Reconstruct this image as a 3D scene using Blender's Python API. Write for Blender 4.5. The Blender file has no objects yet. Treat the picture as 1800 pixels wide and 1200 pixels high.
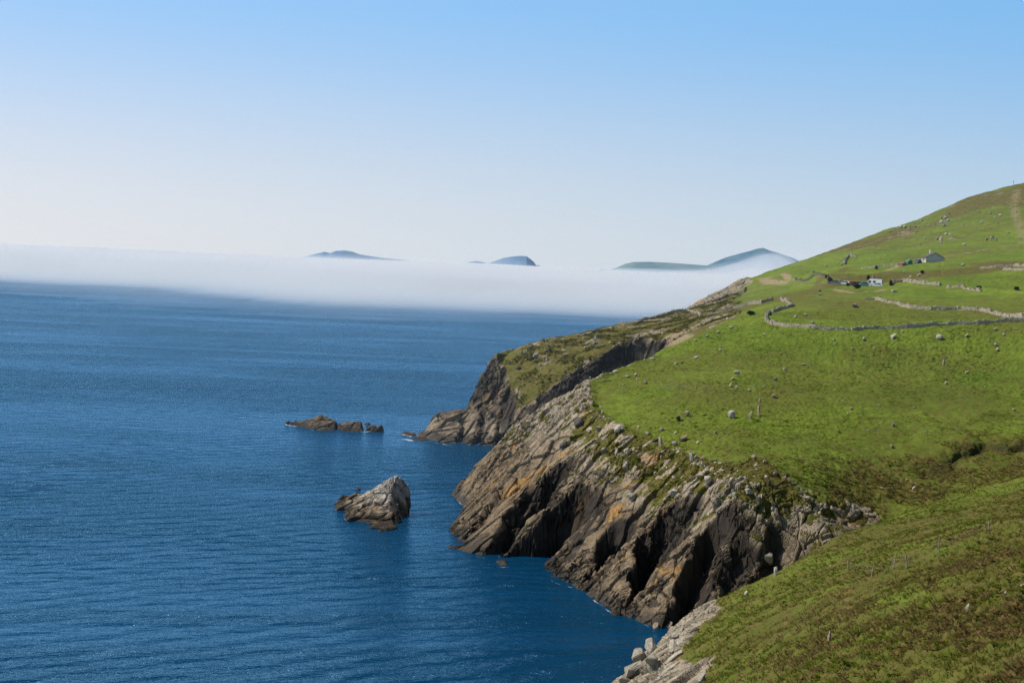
import bpy, bmesh, math, random
import numpy as np
from mathutils import Vector, Matrix, Euler
from mathutils.geometry import delaunay_2d_cdt

random.seed(7)
rng = np.random.default_rng(7)
SC = bpy.context.scene
COL = SC.collection
QUAL = 1.0            # mesh density of the land

# ------------------------------------------------------------------ camera
CAM_H = 60.0
FPX = 2500.0          # focal length in pixels of an 1800 wide picture
PITCH = math.radians(3.0)
ROLL = math.radians(2.7)
cam_d = bpy.data.cameras.new("camera")
cam = bpy.data.objects.new("camera", cam_d)
COL.objects.link(cam)
cam_d.sensor_width = 36.0
cam_d.lens = 36.0 * FPX / 1800.0
cam_d.clip_start = 0.5
cam_d.clip_end = 200000.0
cam.location = (0, 0, CAM_H)
cam.matrix_world = (Matrix.Translation((0, 0, CAM_H))
                    @ Matrix.Rotation(math.radians(90) - PITCH, 4, 'X')
                    @ Matrix.Rotation(ROLL, 4, 'Z'))
SC.camera = cam

def ray(u, v):
    """Viewing direction towards a picture point, scaled to y = 1."""
    a = (u - 900.0) / FPX
    b = (600.0 - v) / FPX
    cr, sr = math.cos(ROLL), math.sin(ROLL)
    a2 = a * cr - b * sr
    b2 = a * sr + b * cr
    cp, sp = math.cos(PITCH), math.sin(PITCH)
    y = cp + b2 * sp
    z = -sp + b2 * cp
    return a2 / y, z / y

def P(u, v, Y):
    kx, kz = ray(u, v)
    return (kx * Y, Y, CAM_H + kz * Y)

def S(u, v, z=0.0):
    kx, kz = ray(u, v)
    Y = (z - CAM_H) / kz
    return (kx * Y, Y, z)

def W(x, y, z):
    return (float(x), float(y), float(z))

# ------------------------------------------------------------------ noise
def _hash(ix, iy, iz, seed):
    h = (ix.astype(np.uint32) * np.uint32(374761393) + iy.astype(np.uint32) * np.uint32(668265263)
         + iz.astype(np.uint32) * np.uint32(2147483647 - 1640531) + np.uint32(seed * 974711 + 12345))
    h ^= h >> np.uint32(13)
    h *= np.uint32(1274126177)
    h ^= h >> np.uint32(16)
    h *= np.uint32(2246822519)
    h ^= h >> np.uint32(15)
    return h

def _u01(h):
    return (h & np.uint32(0xFFFFFF)).astype(np.float32) / np.float32(0xFFFFFF)

def vnoise2(x, y, seed=0):
    ix = np.floor(x); iy = np.floor(y)
    fx = (x - ix).astype(np.float32); fy = (y - iy).astype(np.float32)
    ix = ix.astype(np.int64); iy = iy.astype(np.int64)
    fx = fx * fx * fx * (fx * (fx * 6 - 15) + 10); fy = fy * fy * fy * (fy * (fy * 6 - 15) + 10)
    z = np.zeros_like(ix)
    a = _u01(_hash(ix, iy, z, seed)); b = _u01(_hash(ix + 1, iy, z, seed))
    c = _u01(_hash(ix, iy + 1, z, seed)); d = _u01(_hash(ix + 1, iy + 1, z, seed))
    return (a + (b - a) * fx) * (1 - fy) + (c + (d - c) * fx) * fy

def fbm2(x, y, octv=4, seed=0, gain=0.5):
    t = 0; amp = 1.0; s = 0.0
    for o in range(octv):
        f = 2.03 ** o
        ca, sa = math.cos(o * 1.3 + .4), math.sin(o * 1.3 + .4)
        t = t + amp * vnoise2((x * ca - y * sa) * f + 17.3 * o, (x * sa + y * ca) * f - 9.1 * o, seed + o)
        s += amp; amp *= gain
    return t / s

def vnoise3(x, y, z, seed=0):
    ix = np.floor(x); iy = np.floor(y); iz = np.floor(z)
    fx = (x - ix).astype(np.float32); fy = (y - iy).astype(np.float32); fz = (z - iz).astype(np.float32)
    ix = ix.astype(np.int64); iy = iy.astype(np.int64); iz = iz.astype(np.int64)
    fx = fx * fx * (3 - 2 * fx); fy = fy * fy * (3 - 2 * fy); fz = fz * fz * (3 - 2 * fz)
    r = []
    for dz in (0, 1):
        a = _u01(_hash(ix, iy, iz + dz, seed)); b = _u01(_hash(ix + 1, iy, iz + dz, seed))
        c = _u01(_hash(ix, iy + 1, iz + dz, seed)); d = _u01(_hash(ix + 1, iy + 1, iz + dz, seed))
        r.append((a + (b - a) * fx) * (1 - fy) + (c + (d - c) * fx) * fy)
    return r[0] * (1 - fz) + r[1] * fz

def fbm3(x, y, z, octv=4, seed=0, gain=0.5):
    t = 0; amp = 1.0; s = 0.0
    for o in range(octv):
        f = 2.03 ** o
        t = t + amp * vnoise3(x * f + 5.2 * o, y * f - 3.1 * o, z * f + 7.7 * o, seed + o)
        s += amp; amp *= gain
    return t / s

def cells3(p, q, r, seed=0, tilt=1.0):
    """Broken rock: every cell of a jittered 3-D lattice is a flat, slightly tilted facet.
    Returns facet height and closeness to the joint between two blocks."""
    ip = np.floor(p).astype(np.int64); iq = np.floor(q).astype(np.int64); ir = np.floor(r).astype(np.int64)
    best = np.full(p.shape, 1e9, np.float32); sec = best.copy(); val = np.zeros(p.shape, np.float32)
    for dp in (-1, 0, 1):
        for dq in (-1, 0, 1):
            for dr in (-1, 0, 1):
                a, b, c = ip + dp, iq + dq, ir + dr
                h = _hash(a, b, c, seed)
                jx = _u01(h); jy = _u01(h * np.uint32(2654435761) >> np.uint32(3)); jz = _u01((h ^ np.uint32(0x9E3779B9)) * np.uint32(40503) >> np.uint32(5))
                ex = (p - a - jx).astype(np.float32); ey = (q - b - jy).astype(np.float32); ez = (r - c - jz).astype(np.float32)
                d = ex * ex + ey * ey + ez * ez
                h2 = _hash(a, b, c, seed + 91)
                base = _u01(h2); tx = _u01(h2 * np.uint32(2654435761) >> np.uint32(4)) - .5; ty = _u01(h2 * np.uint32(97531) >> np.uint32(2)) - .5
                v = base + tilt * (tx * ex + ty * ey)
                m = d < best
                sec = np.where(m, best, np.minimum(sec, d))
                val = np.where(m, v, val)
                best = np.where(m, d, best)
    return val - 0.5, np.sqrt(sec) - np.sqrt(best)

def sstep(a, b, x):
    t = np.clip((x - a) / (b - a), 0, 1)
    return t * t * (3 - 2 * t)

def in_poly(x, y, poly):
    inside = np.zeros(np.shape(x), bool)
    n = len(poly)
    for i in range(n):
        x0, y0 = poly[i][0], poly[i][1]; x1, y1 = poly[(i + 1) % n][0], poly[(i + 1) % n][1]
        if y0 == y1: continue
        c = ((y0 > y) != (y1 > y)) & (x < (x1 - x0) * (y - y0) / (y1 - y0) + x0)
        inside ^= c
    return inside

def dist_line(x, y, pts):
    """Distance to a polyline in plan, and arc position 0..1 of the nearest point."""
    best = np.full(np.shape(x), 1e9); tt = np.zeros(np.shape(x))
    L = [0.0]
    for i in range(len(pts) - 1):
        L.append(L[-1] + math.hypot(pts[i + 1][0] - pts[i][0], pts[i + 1][1] - pts[i][1]))
    for i in range(len(pts) - 1):
        ax, ay = pts[i][0], pts[i][1]; dx, dy = pts[i + 1][0] - ax, pts[i + 1][1] - ay
        l2 = dx * dx + dy * dy + 1e-9
        t = np.clip(((x - ax) * dx + (y - ay) * dy) / l2, 0, 1)
        d = np.hypot(x - ax - t * dx, y - ay - t * dy)
        m = d < best
        best = np.where(m, d, best)
        tt = np.where(m, (L[i] + t * math.sqrt(l2)) / L[-1], tt)
    return best, tt

# ------------------------------------------------------------------ the lie of the land
# Break lines of the coast (a surveyor's triangulated terrain).
SHORE = [W(-45, -60, 0), W(-30, -20, 0), W(-22, 40, 0), W(-12, 90, 0), W(-2, 130, 0), W(6, 160, 0), W(9, 176, 0), W(13, 192, 0),
         W(19, 208, 0), W(24, 222, 0), W(30, 236, 0), S(1150, 1102), S(1120, 1090), S(1080, 1076), S(1040, 1050), S(1015, 1033), S(985, 1026),
         S(957, 1014), S(930, 1000), S(902, 992), S(868, 980), S(820, 970), S(782, 962), S(790, 930), S(818, 888), S(796, 870),
         W(-13, 380, 0), W(-7, 389, 0), W(2, 396, 0), W(13, 404, 0), W(21, 420, 0), W(23, 440, 0), W(22, 456, 0), W(14, 466, 0), W(4, 471, 0),
         S(872, 784), S(820, 783), S(782, 779), S(748, 771), S(737, 756), W(-29, 503, 0), W(-20, 512, 0), W(-12, 525, 0), W(-6, 538, 0),
         W(5, 558, 0), W(20, 590, 0), W(38, 622, 0), W(62, 668, 0), W(80, 705, 0), W(90, 745, 0), W(112, 800, 0), W(135, 880, 0), W(160, 1060, 0)]
FORE = [P(1095, 1195, 175), P(1190, 1110, 190), P(1265, 1075, 190), P(1365, 1000, 200), P(1460, 945, 215), P(1570, 900, 230),
        P(1700, 865, 235), P(1800, 835, 240), W(120, 246, 34), W(200, 260, 46), W(300, 280, 60)]
GULLY = [W(30, 236, 0), W(36, 236.5, 3), W(46, 240, 6.5), W(58, 244, 10), W(72, 252, 14), W(88, 264, 19), W(104, 276, 23.5), W(125, 285, 28), W(200, 300, 42)]
EDGE = [P(1800, 790, 292), P(1690, 800, 285), P(1600, 850, 275), P(1500, 888, 262), P(1450, 835, 262), P(1380, 820, 258), P(1270, 795, 272), P(1180, 770, 290), P(1080, 735, 312),
        P(1030, 705, 328), P(1035, 668, 350)]
MIDSIL = [P(796, 868, 370), P(835, 815, 372), P(862, 790, 370), P(900, 745, 365), P(960, 715, 358), P(1000, 690, 355), P(1035, 668, 350),
          P(1100, 640, 370), P(1150, 620, 385), P(1200, 598, 395), P(1250, 578, 405), P(1300, 555, 420)]
COVE = [W(22, 440, 0), W(30, 431, 7), W(36, 431, 18), W(45, 431, 30), W(54, 432, 38.5), P(1260, 574, 432)]
TOPH = [P(740, 752, 492), P(765, 725, 497), P(830, 715, 502), P(850, 700, 505), P(865, 660, 508), P(862, 640, 510), P(870, 620, 512), P(900, 612, 515), P(930, 598, 520),
        P(1000, 585, 535), P(1085, 568, 560), P(1130, 556, 580), P(1180, 547, 600), P(1215, 541, 620), P(1240, 535, 635)]
OVER = [P(870, 745, 480), P(930, 712, 476), P(970, 682, 473), P(1000, 657, 473), P(1040, 633, 475), P(1070, 611, 481), P(1090, 597, 488), P(1140, 590, 492), P(1180, 600, 462), P(1230, 577, 468)]
OVERB = [S(872, 784), W(7, 471, 0), W(13, 468, .5), W(18, 468, 1), W(27, 470, 4), W(33, 476, 9), W(38, 482, 14), W(47, 484, 24)]
ROCKP = [P(1205, 541, 655), P(1240, 521, 690), P(1270, 507, 700), P(1290, 497, 705), P(1303, 489, 700), P(1335, 488, 690)]
SKYL = [P(1335, 488, 690), P(1350, 481, 692), P(1380, 466, 700), P(1430, 449, 710), P(1480, 431, 720), P(1550, 403, 730), P(1620, 381, 740),
        P(1700, 346, 755), P(1760, 328, 765), P(1800, 320, 770), W(330, 780, 135), W(420, 800, 160), W(480, 820, 172)]
ROADL = [W(480, 420, 66), W(330, 440, 60), P(1800, 518, 440), P(1700, 510, 465), P(1610, 503, 485), P(1550, 504.5, 500), P(1465, 499.5, 500), P(1430, 497, 550), P(1395, 493, 620), P(1340, 490, 640)]
LINES = [FORE, GULLY, EDGE, MIDSIL, COVE, TOPH, OVER, OVERB, ROCKP, SKYL, ROADL]
PTS = [
    # the slope under the camera
    W(30, -60, 66), W(120, -60, 95), W(480, -60, 190), W(0, -60, 55), W(0, 0, 54), W(14, 0, 57), W(40, 0, 65), W(120, 0, 92), W(-14, 0, 40), W(-8, 30, 36), W(8, 20, 50), W(10, 40, 45.5),
    P(1800, 1200, 60), P(1800, 1100, 78), P(1800, 1000, 102), P(1800, 900, 160), W(70, 60, 58), W(140, 60, 84), W(480, 60, 170),
    P(1600, 1200, 75), P(1600, 1100, 100), P(1600, 1000, 140), P(1600, 940, 190), P(1450, 1200, 90), P(1450, 1100, 125), P(1450, 1020, 165),
    P(1320, 1200, 112), P(1330, 1110, 150), P(1250, 1200, 135), P(1240, 1130, 172), P(1170, 1200, 158), W(4, 100, 20), W(6, 60, 33), W(9, 135, 13), W(-2, 90, 10),
    W(160, 160, 58), W(480, 160, 130), W(110, 150, 48), W(28, 205, 11), W(30, 222, 5.5), W(45, 222, 12),
    # mid pasture
    P(1300, 870, 252), P(1400, 930, 250.5), P(1450, 925, 250), 
    P(1500, 690, 330), P(1250, 690, 325), P(1650, 690, 335), P(1800, 690, 335), P(1340, 740, 302), P(1500, 790, 285), P(1650, 750, 303), P(1500, 630, 365), P(1700, 630, 365),
    P(1250, 630, 368), P(1350, 630, 368), P(1800, 630, 362), P(1800, 740, 312), P(1120, 690, 335), P(1600, 800, 287), P(1450, 800, 276),
    P(1345, 555, 405), P(1420, 575, 385), P(1490, 580, 378), P(1600, 573, 378), P(1700, 567, 378), P(1800, 561, 380), W(250, 380, 72), W(480, 380, 110),
    P(1450, 540, 430), P(1600, 540, 430), P(1530, 525, 450), P(1640, 541, 425), P(1800, 556, 395), P(1385, 525, 455), P(1360, 528, 480),
    P(1400, 505, 560), P(1330, 515, 590), P(1250, 535, 590), P(1310, 512, 612), P(1235, 550, 540), P(1170, 560, 545), P(1360, 502, 625),
    P(1270, 526, 645), P(1310, 515, 645), P(1245, 534, 642), P(1300, 505, 690),
    # far headland
    P(1000, 620, 500), P(930, 650, 492), P(900, 690, 485), P(880, 715, 486), P(1080, 585, 515), P(1150, 575, 520), P(800, 745, 492), P(860, 760, 482), P(760, 755, 488),
    W(44, 585, 30), W(62, 625, 34), W(-5.0, 522, 27), W(-1, 531, 29), W(-6.3, 517, 27.5),
    # hill
    P(1480, 484, 520), P(1550, 482, 530), P(1620, 462, 560), P(1660, 457, 565), P(1700, 480, 505), P(1800, 480, 485), P(1600, 497, 490), P(1420, 484, 620), P(1800, 440, 560), W(300, 560, 92), W(480, 560, 130),
    P(1500, 440, 650), P(1600, 420, 660), P(1700, 400, 670), P(1800, 370, 680), P(1400, 472, 650), P(1450, 470, 590), P(1550, 460, 600), P(1700, 440, 600), W(480, 680, 155),
    # behind the skyline
    W(140, 800, 30), W(200, 830, 60), W(280, 870, 95), W(360, 900, 125), W(480, 950, 150), W(200, 1060, 20), W(320, 1060, 60), W(480, 1060, 100), W(118, 745, 30), W(100, 720, 28),
]
RX0, RX1, RY0, RY1, RRES = -120.0, 480.0, -60.0, 1060.0, 1.0
NX = int((RX1 - RX0) / RRES) + 1; NY = int((RY1 - RY0) / RRES) + 1

def offset_line(pts, d):
    out = []
    for i in range(len(pts)):
        a = pts[max(i - 1, 0)]; b = pts[min(i + 1, len(pts) - 1)]
        dx, dy = b[0] - a[0], b[1] - a[1]; l = math.hypot(dx, dy) + 1e-9
        out.append((pts[i][0] - dy / l * d, pts[i][1] + dx / l * d))
    return out

shore_poly = [(p[0], p[1]) for p in SHORE] + [(RX1 + 5, 1060), (RX1 + 5, -60)]

def build_raster():
    vs, zs, edges = [], [], []
    def add(p):
        vs.append(Vector((p[0], p[1]))); zs.append(p[2]); return len(vs) - 1
    for ln in [SHORE] + LINES:
        ids = [add(p) for p in ln]
        edges.extend(zip(ids[:-1], ids[1:]))
    for p in PTS: add(p)
    # the sea bed
    sx = np.array([p[0] for p in SHORE]); sy = np.array([p[1] for p in SHORE])
    line2 = [(p[0], p[1]) for p in SHORE]
    for d, z in ((4, -4), (12, -9)):
        for (x, y) in offset_line(SHORE, d):
            dd, _ = dist_line(np.array([x]), np.array([y]), line2)
            if not in_poly(np.array([x]), np.array([y]), shore_poly)[0] and dd[0] > d * .55:
                add((x, y, z))
    for p in ((RX0, RY0, -25), (RX0, RY1, -25), (RX0, 200, -25), (RX0, 400, -25), (RX0, 600, -25), (RX0, 800, -25), (0, RY1, -25), (20, 800, -20), (-60, 100, -15), (-60, 300, -15), (-70, 500, -15), (-40, 620, -15), (RX1, RY0, 190)):
        add(p)
    ov, oe, of, mv, me, mf = delaunay_2d_cdt(vs, edges, [], 0, 1e-4)
    zz = [0.0] * len(ov)
    for i, src in enumerate(mv):
        if src: zz[i] = zs[src[0]]
    Z = np.full((NY, NX), np.nan)
    for f in of:
        (x0, y0), (x1, y1), (x2, y2) = [(ov[k][0], ov[k][1]) for k in f]
        z0, z1, z2 = [zz[k] for k in f]
        ix0 = max(int(math.ceil((min(x0, x1, x2) - RX0) / RRES - 1e-6)), 0); ix1 = min(int((max(x0, x1, x2) - RX0) / RRES + 1e-6), NX - 1)
        iy0 = max(int(math.ceil((min(y0, y1, y2) - RY0) / RRES - 1e-6)), 0); iy1 = min(int((max(y0, y1, y2) - RY0) / RRES + 1e-6), NY - 1)
        if ix1 < ix0 or iy1 < iy0: continue
        gx, gy = np.meshgrid(RX0 + np.arange(ix0, ix1 + 1) * RRES, RY0 + np.arange(iy0, iy1 + 1) * RRES)
        det = (y1 - y2) * (x0 - x2) + (x2 - x1) * (y0 - y2)
        if abs(det) < 1e-9: continue
        a = ((y1 - y2) * (gx - x2) + (x2 - x1) * (gy - y2)) / det
        b = ((y2 - y0) * (gx - x2) + (x0 - x2) * (gy - y2)) / det
        c = 1 - a - b
        m = (a >= -1e-6) & (b >= -1e-6) & (c >= -1e-6)
        sub = Z[iy0:iy1 + 1, ix0:ix1 + 1]
        sub[m] = (a * z0 + b * z1 + c * z2)[m]
    # fill what lies outside the triangulation from the nearest column
    for j in range(NY):
        row = Z[j]; ok = ~np.isnan(row)
        if ok.any() and not ok.all():
            idx = np.arange(NX); row[~ok] = np.interp(idx[~ok], idx[ok], row[ok])
    return np.nan_to_num(Z, nan=-20.0)

def blur(Z, s):
    r = int(3 * s + 1)
    k = np.exp(-0.5 * (np.arange(-r, r + 1) / s) ** 2); k /= k.sum()
    Zp = np.pad(Z, ((r, r), (0, 0)), mode='edge')
    Z = sum(k[i] * Zp[i:i + Z.shape[0]] for i in range(2 * r + 1))
    Zp = np.pad(Z, ((0, 0), (r, r)), mode='edge')
    return sum(k[i] * Zp[:, i:i + Z.shape[1]] for i in range(2 * r + 1))

def sample(R, x, y):
    """Smooth (cubic B-spline free, Catmull-Rom) read of a raster."""
    fx = np.clip((x - RX0) / RRES, 1, NX - 3); fy = np.clip((y - RY0) / RRES, 1, NY - 3)
    ix = np.floor(fx).astype(np.int64); iy = np.floor(fy).astype(np.int64)
    tx = (fx - ix); ty = (fy - iy)
    def w(t):
        return (-.5 * t + t * t - .5 * t ** 3, 1 - 2.5 * t * t + 1.5 * t ** 3, .5 * t + 2 * t * t - 1.5 * t ** 3, -.5 * t * t + .5 * t ** 3)
    wx, wy = w(tx), w(ty)
    out = 0
    for j in range(4):
        row = 0
        for i in range(4):
            row = row + wx[i] * R[iy + j - 1, ix + i - 1]
        out = out + wy[j] * row
    return out

def sample1(R, x, y):
    fx = np.clip((x - RX0) / RRES, 0, NX - 1.001); fy = np.clip((y - RY0) / RRES, 0, NY - 1.001)
    ix = np.floor(fx).astype(np.int64); iy = np.floor(fy).astype(np.int64)
    tx = fx - ix; ty = fy - iy
    return (R[iy, ix] * (1 - tx) + R[iy, ix + 1] * tx) * (1 - ty) + (R[iy + 1, ix] * (1 - tx) + R[iy + 1, ix + 1] * tx) * ty

GX, GY = np.meshgrid(RX0 + np.arange(NX) * RRES, RY0 + np.arange(NY) * RRES)
TIN = build_raster()
_t1 = blur(TIN, 0.8)

def hit(u, v, y0=30.0, y1=900.0, R=None):
    """Where the line of sight through a picture point meets the land."""
    kx, kz = ray(u, v)
    ys = np.arange(y0, y1, 0.25)
    h = sample1(_t1 if R is None else R, kx * ys, ys) - (CAM_H + kz * ys)
    k = np.argmax(h > 0)
    Y = ys[k] if h[k] > 0 else y1
    return (kx * Y, Y, CAM_H + kz * Y)

def hits(pp, y0=30.0, y1=900.0):
    return [hit(u, v, y0, y1) for (u, v) in pp]

# --- regions of the land, as outlines on the ground
xy = lambda L: [(p[0], p[1]) for p in L]
R_MID = xy(SHORE[9:32]) + xy(COVE[:4]) + xy([MIDSIL[8], MIDSIL[7], MIDSIL[6]]) + hits([(1042, 690), (1040, 716), (1080, 745), (1130, 772), (1185, 795), (1240, 818), (1290, 830), (1340, 850), (1390, 872), (1440, 890), (1490, 880), (1535, 893)], 240) + xy([GULLY[4], GULLY[3], GULLY[2], GULLY[1], GULLY[0]])
R_MIX = hits([(1030, 690), (1030, 712), (1085, 735), (1185, 770), (1275, 797), (1345, 805), (1400, 840), (1480, 870), (1560, 885), (1530, 905), (1440, 900), (1330, 900), (1240, 870), (1150, 850), (1060, 800), (1000, 760)], 240)
R_NEAR = xy(SHORE[1:11]) + [(GULLY[1][0], GULLY[1][1] - 6)] + hits([(1262, 1082), (1222, 1114), (1196, 1150), (1250, 1160), (1232, 1204), (1180, 1300)], 60) + [(14, 110), (6, 60), (-6, 0)]
R_FAR = xy(SHORE[31:47]) + xy([TOPH[6]]) + hits([(890, 640), (893, 672), (915, 690), (905, 715)], 470) + [(p[0], p[1] + 1.5) for p in OVER[1:8]] + [(52, 470), (48, 452), (40, 448)]
R_POINT = xy(ROCKP) + [(108, 676), (100, 655), (92, 640), (82, 634)] + [(60, 668), (78, 705), (92, 745), (115, 745)]
R_SCREE = hits([(1150, 612), (1165, 585), (1205, 575), (1222, 590), (1195, 606)], 420)

def mask_raster(poly, s):
    return blur(in_poly(GX, GY, poly).astype(float), s)
M_MID, M_MIX, M_NEAR, M_FAR, M_POINT, M_SCREE = [mask_raster(p, s) for p, s in ((R_MID, 1.3), (R_MIX, 2.0), (R_NEAR, .8), (R_FAR, 1.0), (R_POINT, 2.0), (R_SCREE, 1.5))]
ROCKR = np.clip(M_MID + M_NEAR + M_FAR + M_POINT, 0, 1)
_wc = sstep(.05, .6, blur(ROCKR, 1.5))
BASE = blur(TIN, 0.9) * _wc + blur(TIN, 5.0) * (1 - _wc)
# the skyline and the near nose must not be rounded away
_sk = sstep(9, 0, dist_line(GX, GY, SKYL)[0]); BASE = BASE * (1 - _sk) + blur(TIN, 1.8) * _sk
_sk = sstep(9, 0, dist_line(GX, GY, FORE)[0]); BASE = BASE * (1 - _sk) + blur(TIN, 2.2) * _sk
_sk = sstep(8, 0, dist_line(GX, GY, MIDSIL)[0]); BASE = BASE * (1 - _sk) + blur(TIN, 1.5) * _sk
GRX = np.gradient(BASE, axis=1) / RRES; GRY = np.gradient(BASE, axis=0) / RRES

# level stand for the parked cars and the road
_rd, _rt = dist_line(GX, GY, ROADL)
_rz = np.interp(_rt, [0, 1], [0, 1])
_L = [0.0]
for i in range(len(ROADL) - 1): _L.append(_L[-1] + math.hypot(ROADL[i + 1][0] - ROADL[i][0], ROADL[i + 1][1] - ROADL[i][1]))
_roadz = lambda t: np.interp(t, np.array(_L) / _L[-1], [p[2] for p in ROADL])
_k = sstep(5.5, 3.2, _rd); BASE = BASE * (1 - _k) + (_roadz(_rt) - .05) * _k

# clefts that split the cliffs into leaning slabs: crest line, depth, width of the run-out
CLEFTS = [([(1016, 838), (945, 905), (872, 972)], 9.0, 9.0), ([(968, 818), (932, 858), (905, 893)], 5.0, 5.0), ([(926, 850), (895, 892), (852, 968)], 3.6, 4.5),
          ([(1082, 900), (1050, 940), (1034, 990)], 5.0, 3.2), ([(1170, 880), (1112, 955), (1104, 1030)], 7.5, 6.0),
          ([(1236, 905), (1203, 985), (1172, 1070)], 6.5, 5.0), ([(1296, 900), (1268, 960), (1258, 1060)], 3.2, 3.5), ([(1350, 905), (1335, 950), (1318, 1000)], 2.5, 2.5),
          ([(890, 838), (842, 900), (806, 952)], 1.8, 3.5), ([(1120, 880), (1085, 925), (1045, 1000)], 1.2, 2.0), ([(1010, 900), (985, 935), (962, 990)], 1.0, 2.0)]
CLEFTS = [(hits(l, 225, 420), a, w) for l, a, w in CLEFTS]
FCLEFT = [(hits(l, 470, 520), a, w) for l, a, w in [([(878, 650), (866, 680), (850, 706)], 2.5, 3.0), ([(905, 640), (893, 676), (872, 712)], 2.5, 3.0), ([(845, 715), (835, 745), (830, 775)], 2.5, 4.0), ([(810, 725), (802, 750), (800, 778)], 2.0, 3.0), ([(884, 700), (868, 735), (868, 770)], 2.5, 5.0)]]

def carve(x, y):
    out = np.zeros(x.shape)
    for line, A, w in CLEFTS + FCLEFT:
        m = (np.abs(x - line[1][0]) < 45) & (np.abs(y - line[1][1]) < 45)
        if not m.any(): continue
        xs, ys = x[m], y[m]
        wob = (fbm2(xs * .35, ys * .35, 3, 5) - .5) * 2.2
        d, t = dist_line(xs, ys, line)
        # side: the face looks towards the viewer's right
        sd = np.full(xs.shape, -1.0); bd = np.full(xs.shape, 1e9)
        for i in range(len(line) - 1):
            ax, ay = line[i][:2]; dx, dy = line[i + 1][0] - ax, line[i + 1][1] - ay
            l2 = dx * dx + dy * dy
            tt = np.clip(((xs - ax) * dx + (ys - ay) * dy) / l2, 0, 1)
            dd = np.hypot(xs - ax - tt * dx, ys - ay - tt * dy)
            c = dx * (ys - ay) - dy * (xs - ax)
            mm = dd < bd
            sd = np.where(mm, np.sign(c), sd); bd = np.where(mm, dd, bd)
        sgn = d * sd + wob
        fade = sstep(0.0, .18, t) * (1 - .25 * sstep(.8, 1, t)) * np.exp(-np.maximum(0, d - 3 * w) / w)
        endcut = np.where((t <= 0) | (t >= 1), np.exp(-np.maximum(d - 1, 0) / 2.0), 1.0)
        out[m] -= 1.35 * A * np.where(sgn > 0, sstep(0, 2.3, sgn) * np.exp(-np.maximum(sgn - 2.3, 0) / w), 0) * fade * endcut
    return out

# carved faces on a finer raster, for their normals
FX0, FX1, FY0, FY1, FRES = -45.0, 80.0, 222.0, 535.0, .4
_fx, _fy = np.meshgrid(np.arange(FX0, FX1, FRES), np.arange(FY0, FY1, FRES))
_fz = carve(_fx.ravel(), _fy.ravel()).reshape(_fx.shape)
_fz = blur(_fz, .8)
FGX = np.gradient(_fz, axis=1) / FRES; FGY = np.gradient(_fz, axis=0) / FRES
def fsample(R, x, y):
    fx = np.clip((x - FX0) / FRES, 0, R.shape[1] - 1.001); fy = np.clip((y - FY0) / FRES, 0, R.shape[0] - 1.001)
    ix = fx.astype(np.int64); iy = fy.astype(np.int64); tx = fx - ix; ty = fy - iy
    v = (R[iy, ix] * (1 - tx) + R[iy, ix + 1] * tx) * (1 - ty) + (R[iy + 1, ix] * (1 - tx) + R[iy + 1, ix + 1] * tx) * ty
    return np.where((x > FX0) & (x < FX1) & (y > FY0) & (y < FY1), v, 0)

def rock_relief(x, y, z):
    """Bedded, jointed rock: height of the broken surface above the mean face."""
    # bedding frame: p down the dip, q across the ribs, r across the beds
    p = -.80 * x - .30 * y - .52 * z; q = .42 * x - .90 * y - .05 * z; r = -.45 * x - .30 * y + .84 * z
    wq = (fbm3(x * .12, y * .12, z * .12, 2, 31) - .5) * 3.0
    q = q + wq; r = r + wq * .6
    up = sstep(.47, .56, fbm2(x * .03 + 2, y * .03, 2, 37) + .25 * sstep(30, 48, x) * sstep(300, 260, y))
    wv = (fbm3(x * .2, y * .2, z * .2, 2, 33) - .5) * 1.6
    fr = [(p, q, r), (-z + wv, .9 * x - .45 * y + wv, .45 * x + .9 * y - wv)]
    def both(sizes, seed, tilt):
        a0, e0 = cells3(fr[0][0] / sizes[0], fr[0][1] / sizes[1], fr[0][2] / sizes[2], seed, tilt)
        a1, e1 = np.zeros_like(a0), np.ones_like(e0); m = up > .01
        if m.any(): a1[m], e1[m] = cells3(fr[1][0][m] / sizes[0] * 1.25, fr[1][1][m] / sizes[1] * 1.1, fr[1][2][m] / sizes[2], seed + 50, tilt)
        return a0 * (1 - up) + a1 * up, np.where(up < .5, e0, e1)
    a, ea = both((13.0, 4.2, 4.0), 3, .7)
    b, eb = both((4.0, 1.7, 1.5), 8, .9)
    c, ec = cells3(p / 1.05, q / .66, r / .6, 13, .9)
    brk = sstep(.45, .62, fbm3(x * .09, y * .09, z * .09, 3, 41) + .15 * sstep(14, 25, z) - .06 * sstep(14, 5, z))
    h = 1.05 * a + (.09 + .66 * brk) * b + (.04 + .24 * brk) * c
    h -= .5 * (1 - sstep(0, .07, ea)) + (.08 + .3 * brk) * (1 - sstep(0, .09, eb))
    return h, a, b, c, eb

def land_axes():
    def span(a, b, s): return list(np.arange(a, b - 1e-6, s / QUAL))
    ys = list(np.arange(-60, 40, 2.0)) + span(40, 80, .34) + span(80, 150, .24) + span(150, 235, .18) + span(235, 325, .16) + span(325, 420, .24) + span(420, 525, .25) + span(525, 700, .6) + span(700, 790, .9) + list(np.arange(790, 1056, 7.0))
    aa = list(np.arange(-.62, -.076, .012)) + span(-.076, .352, .00052) + list(np.arange(.352, .66, .01))
    return np.array(ys), np.array(aa)

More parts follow.
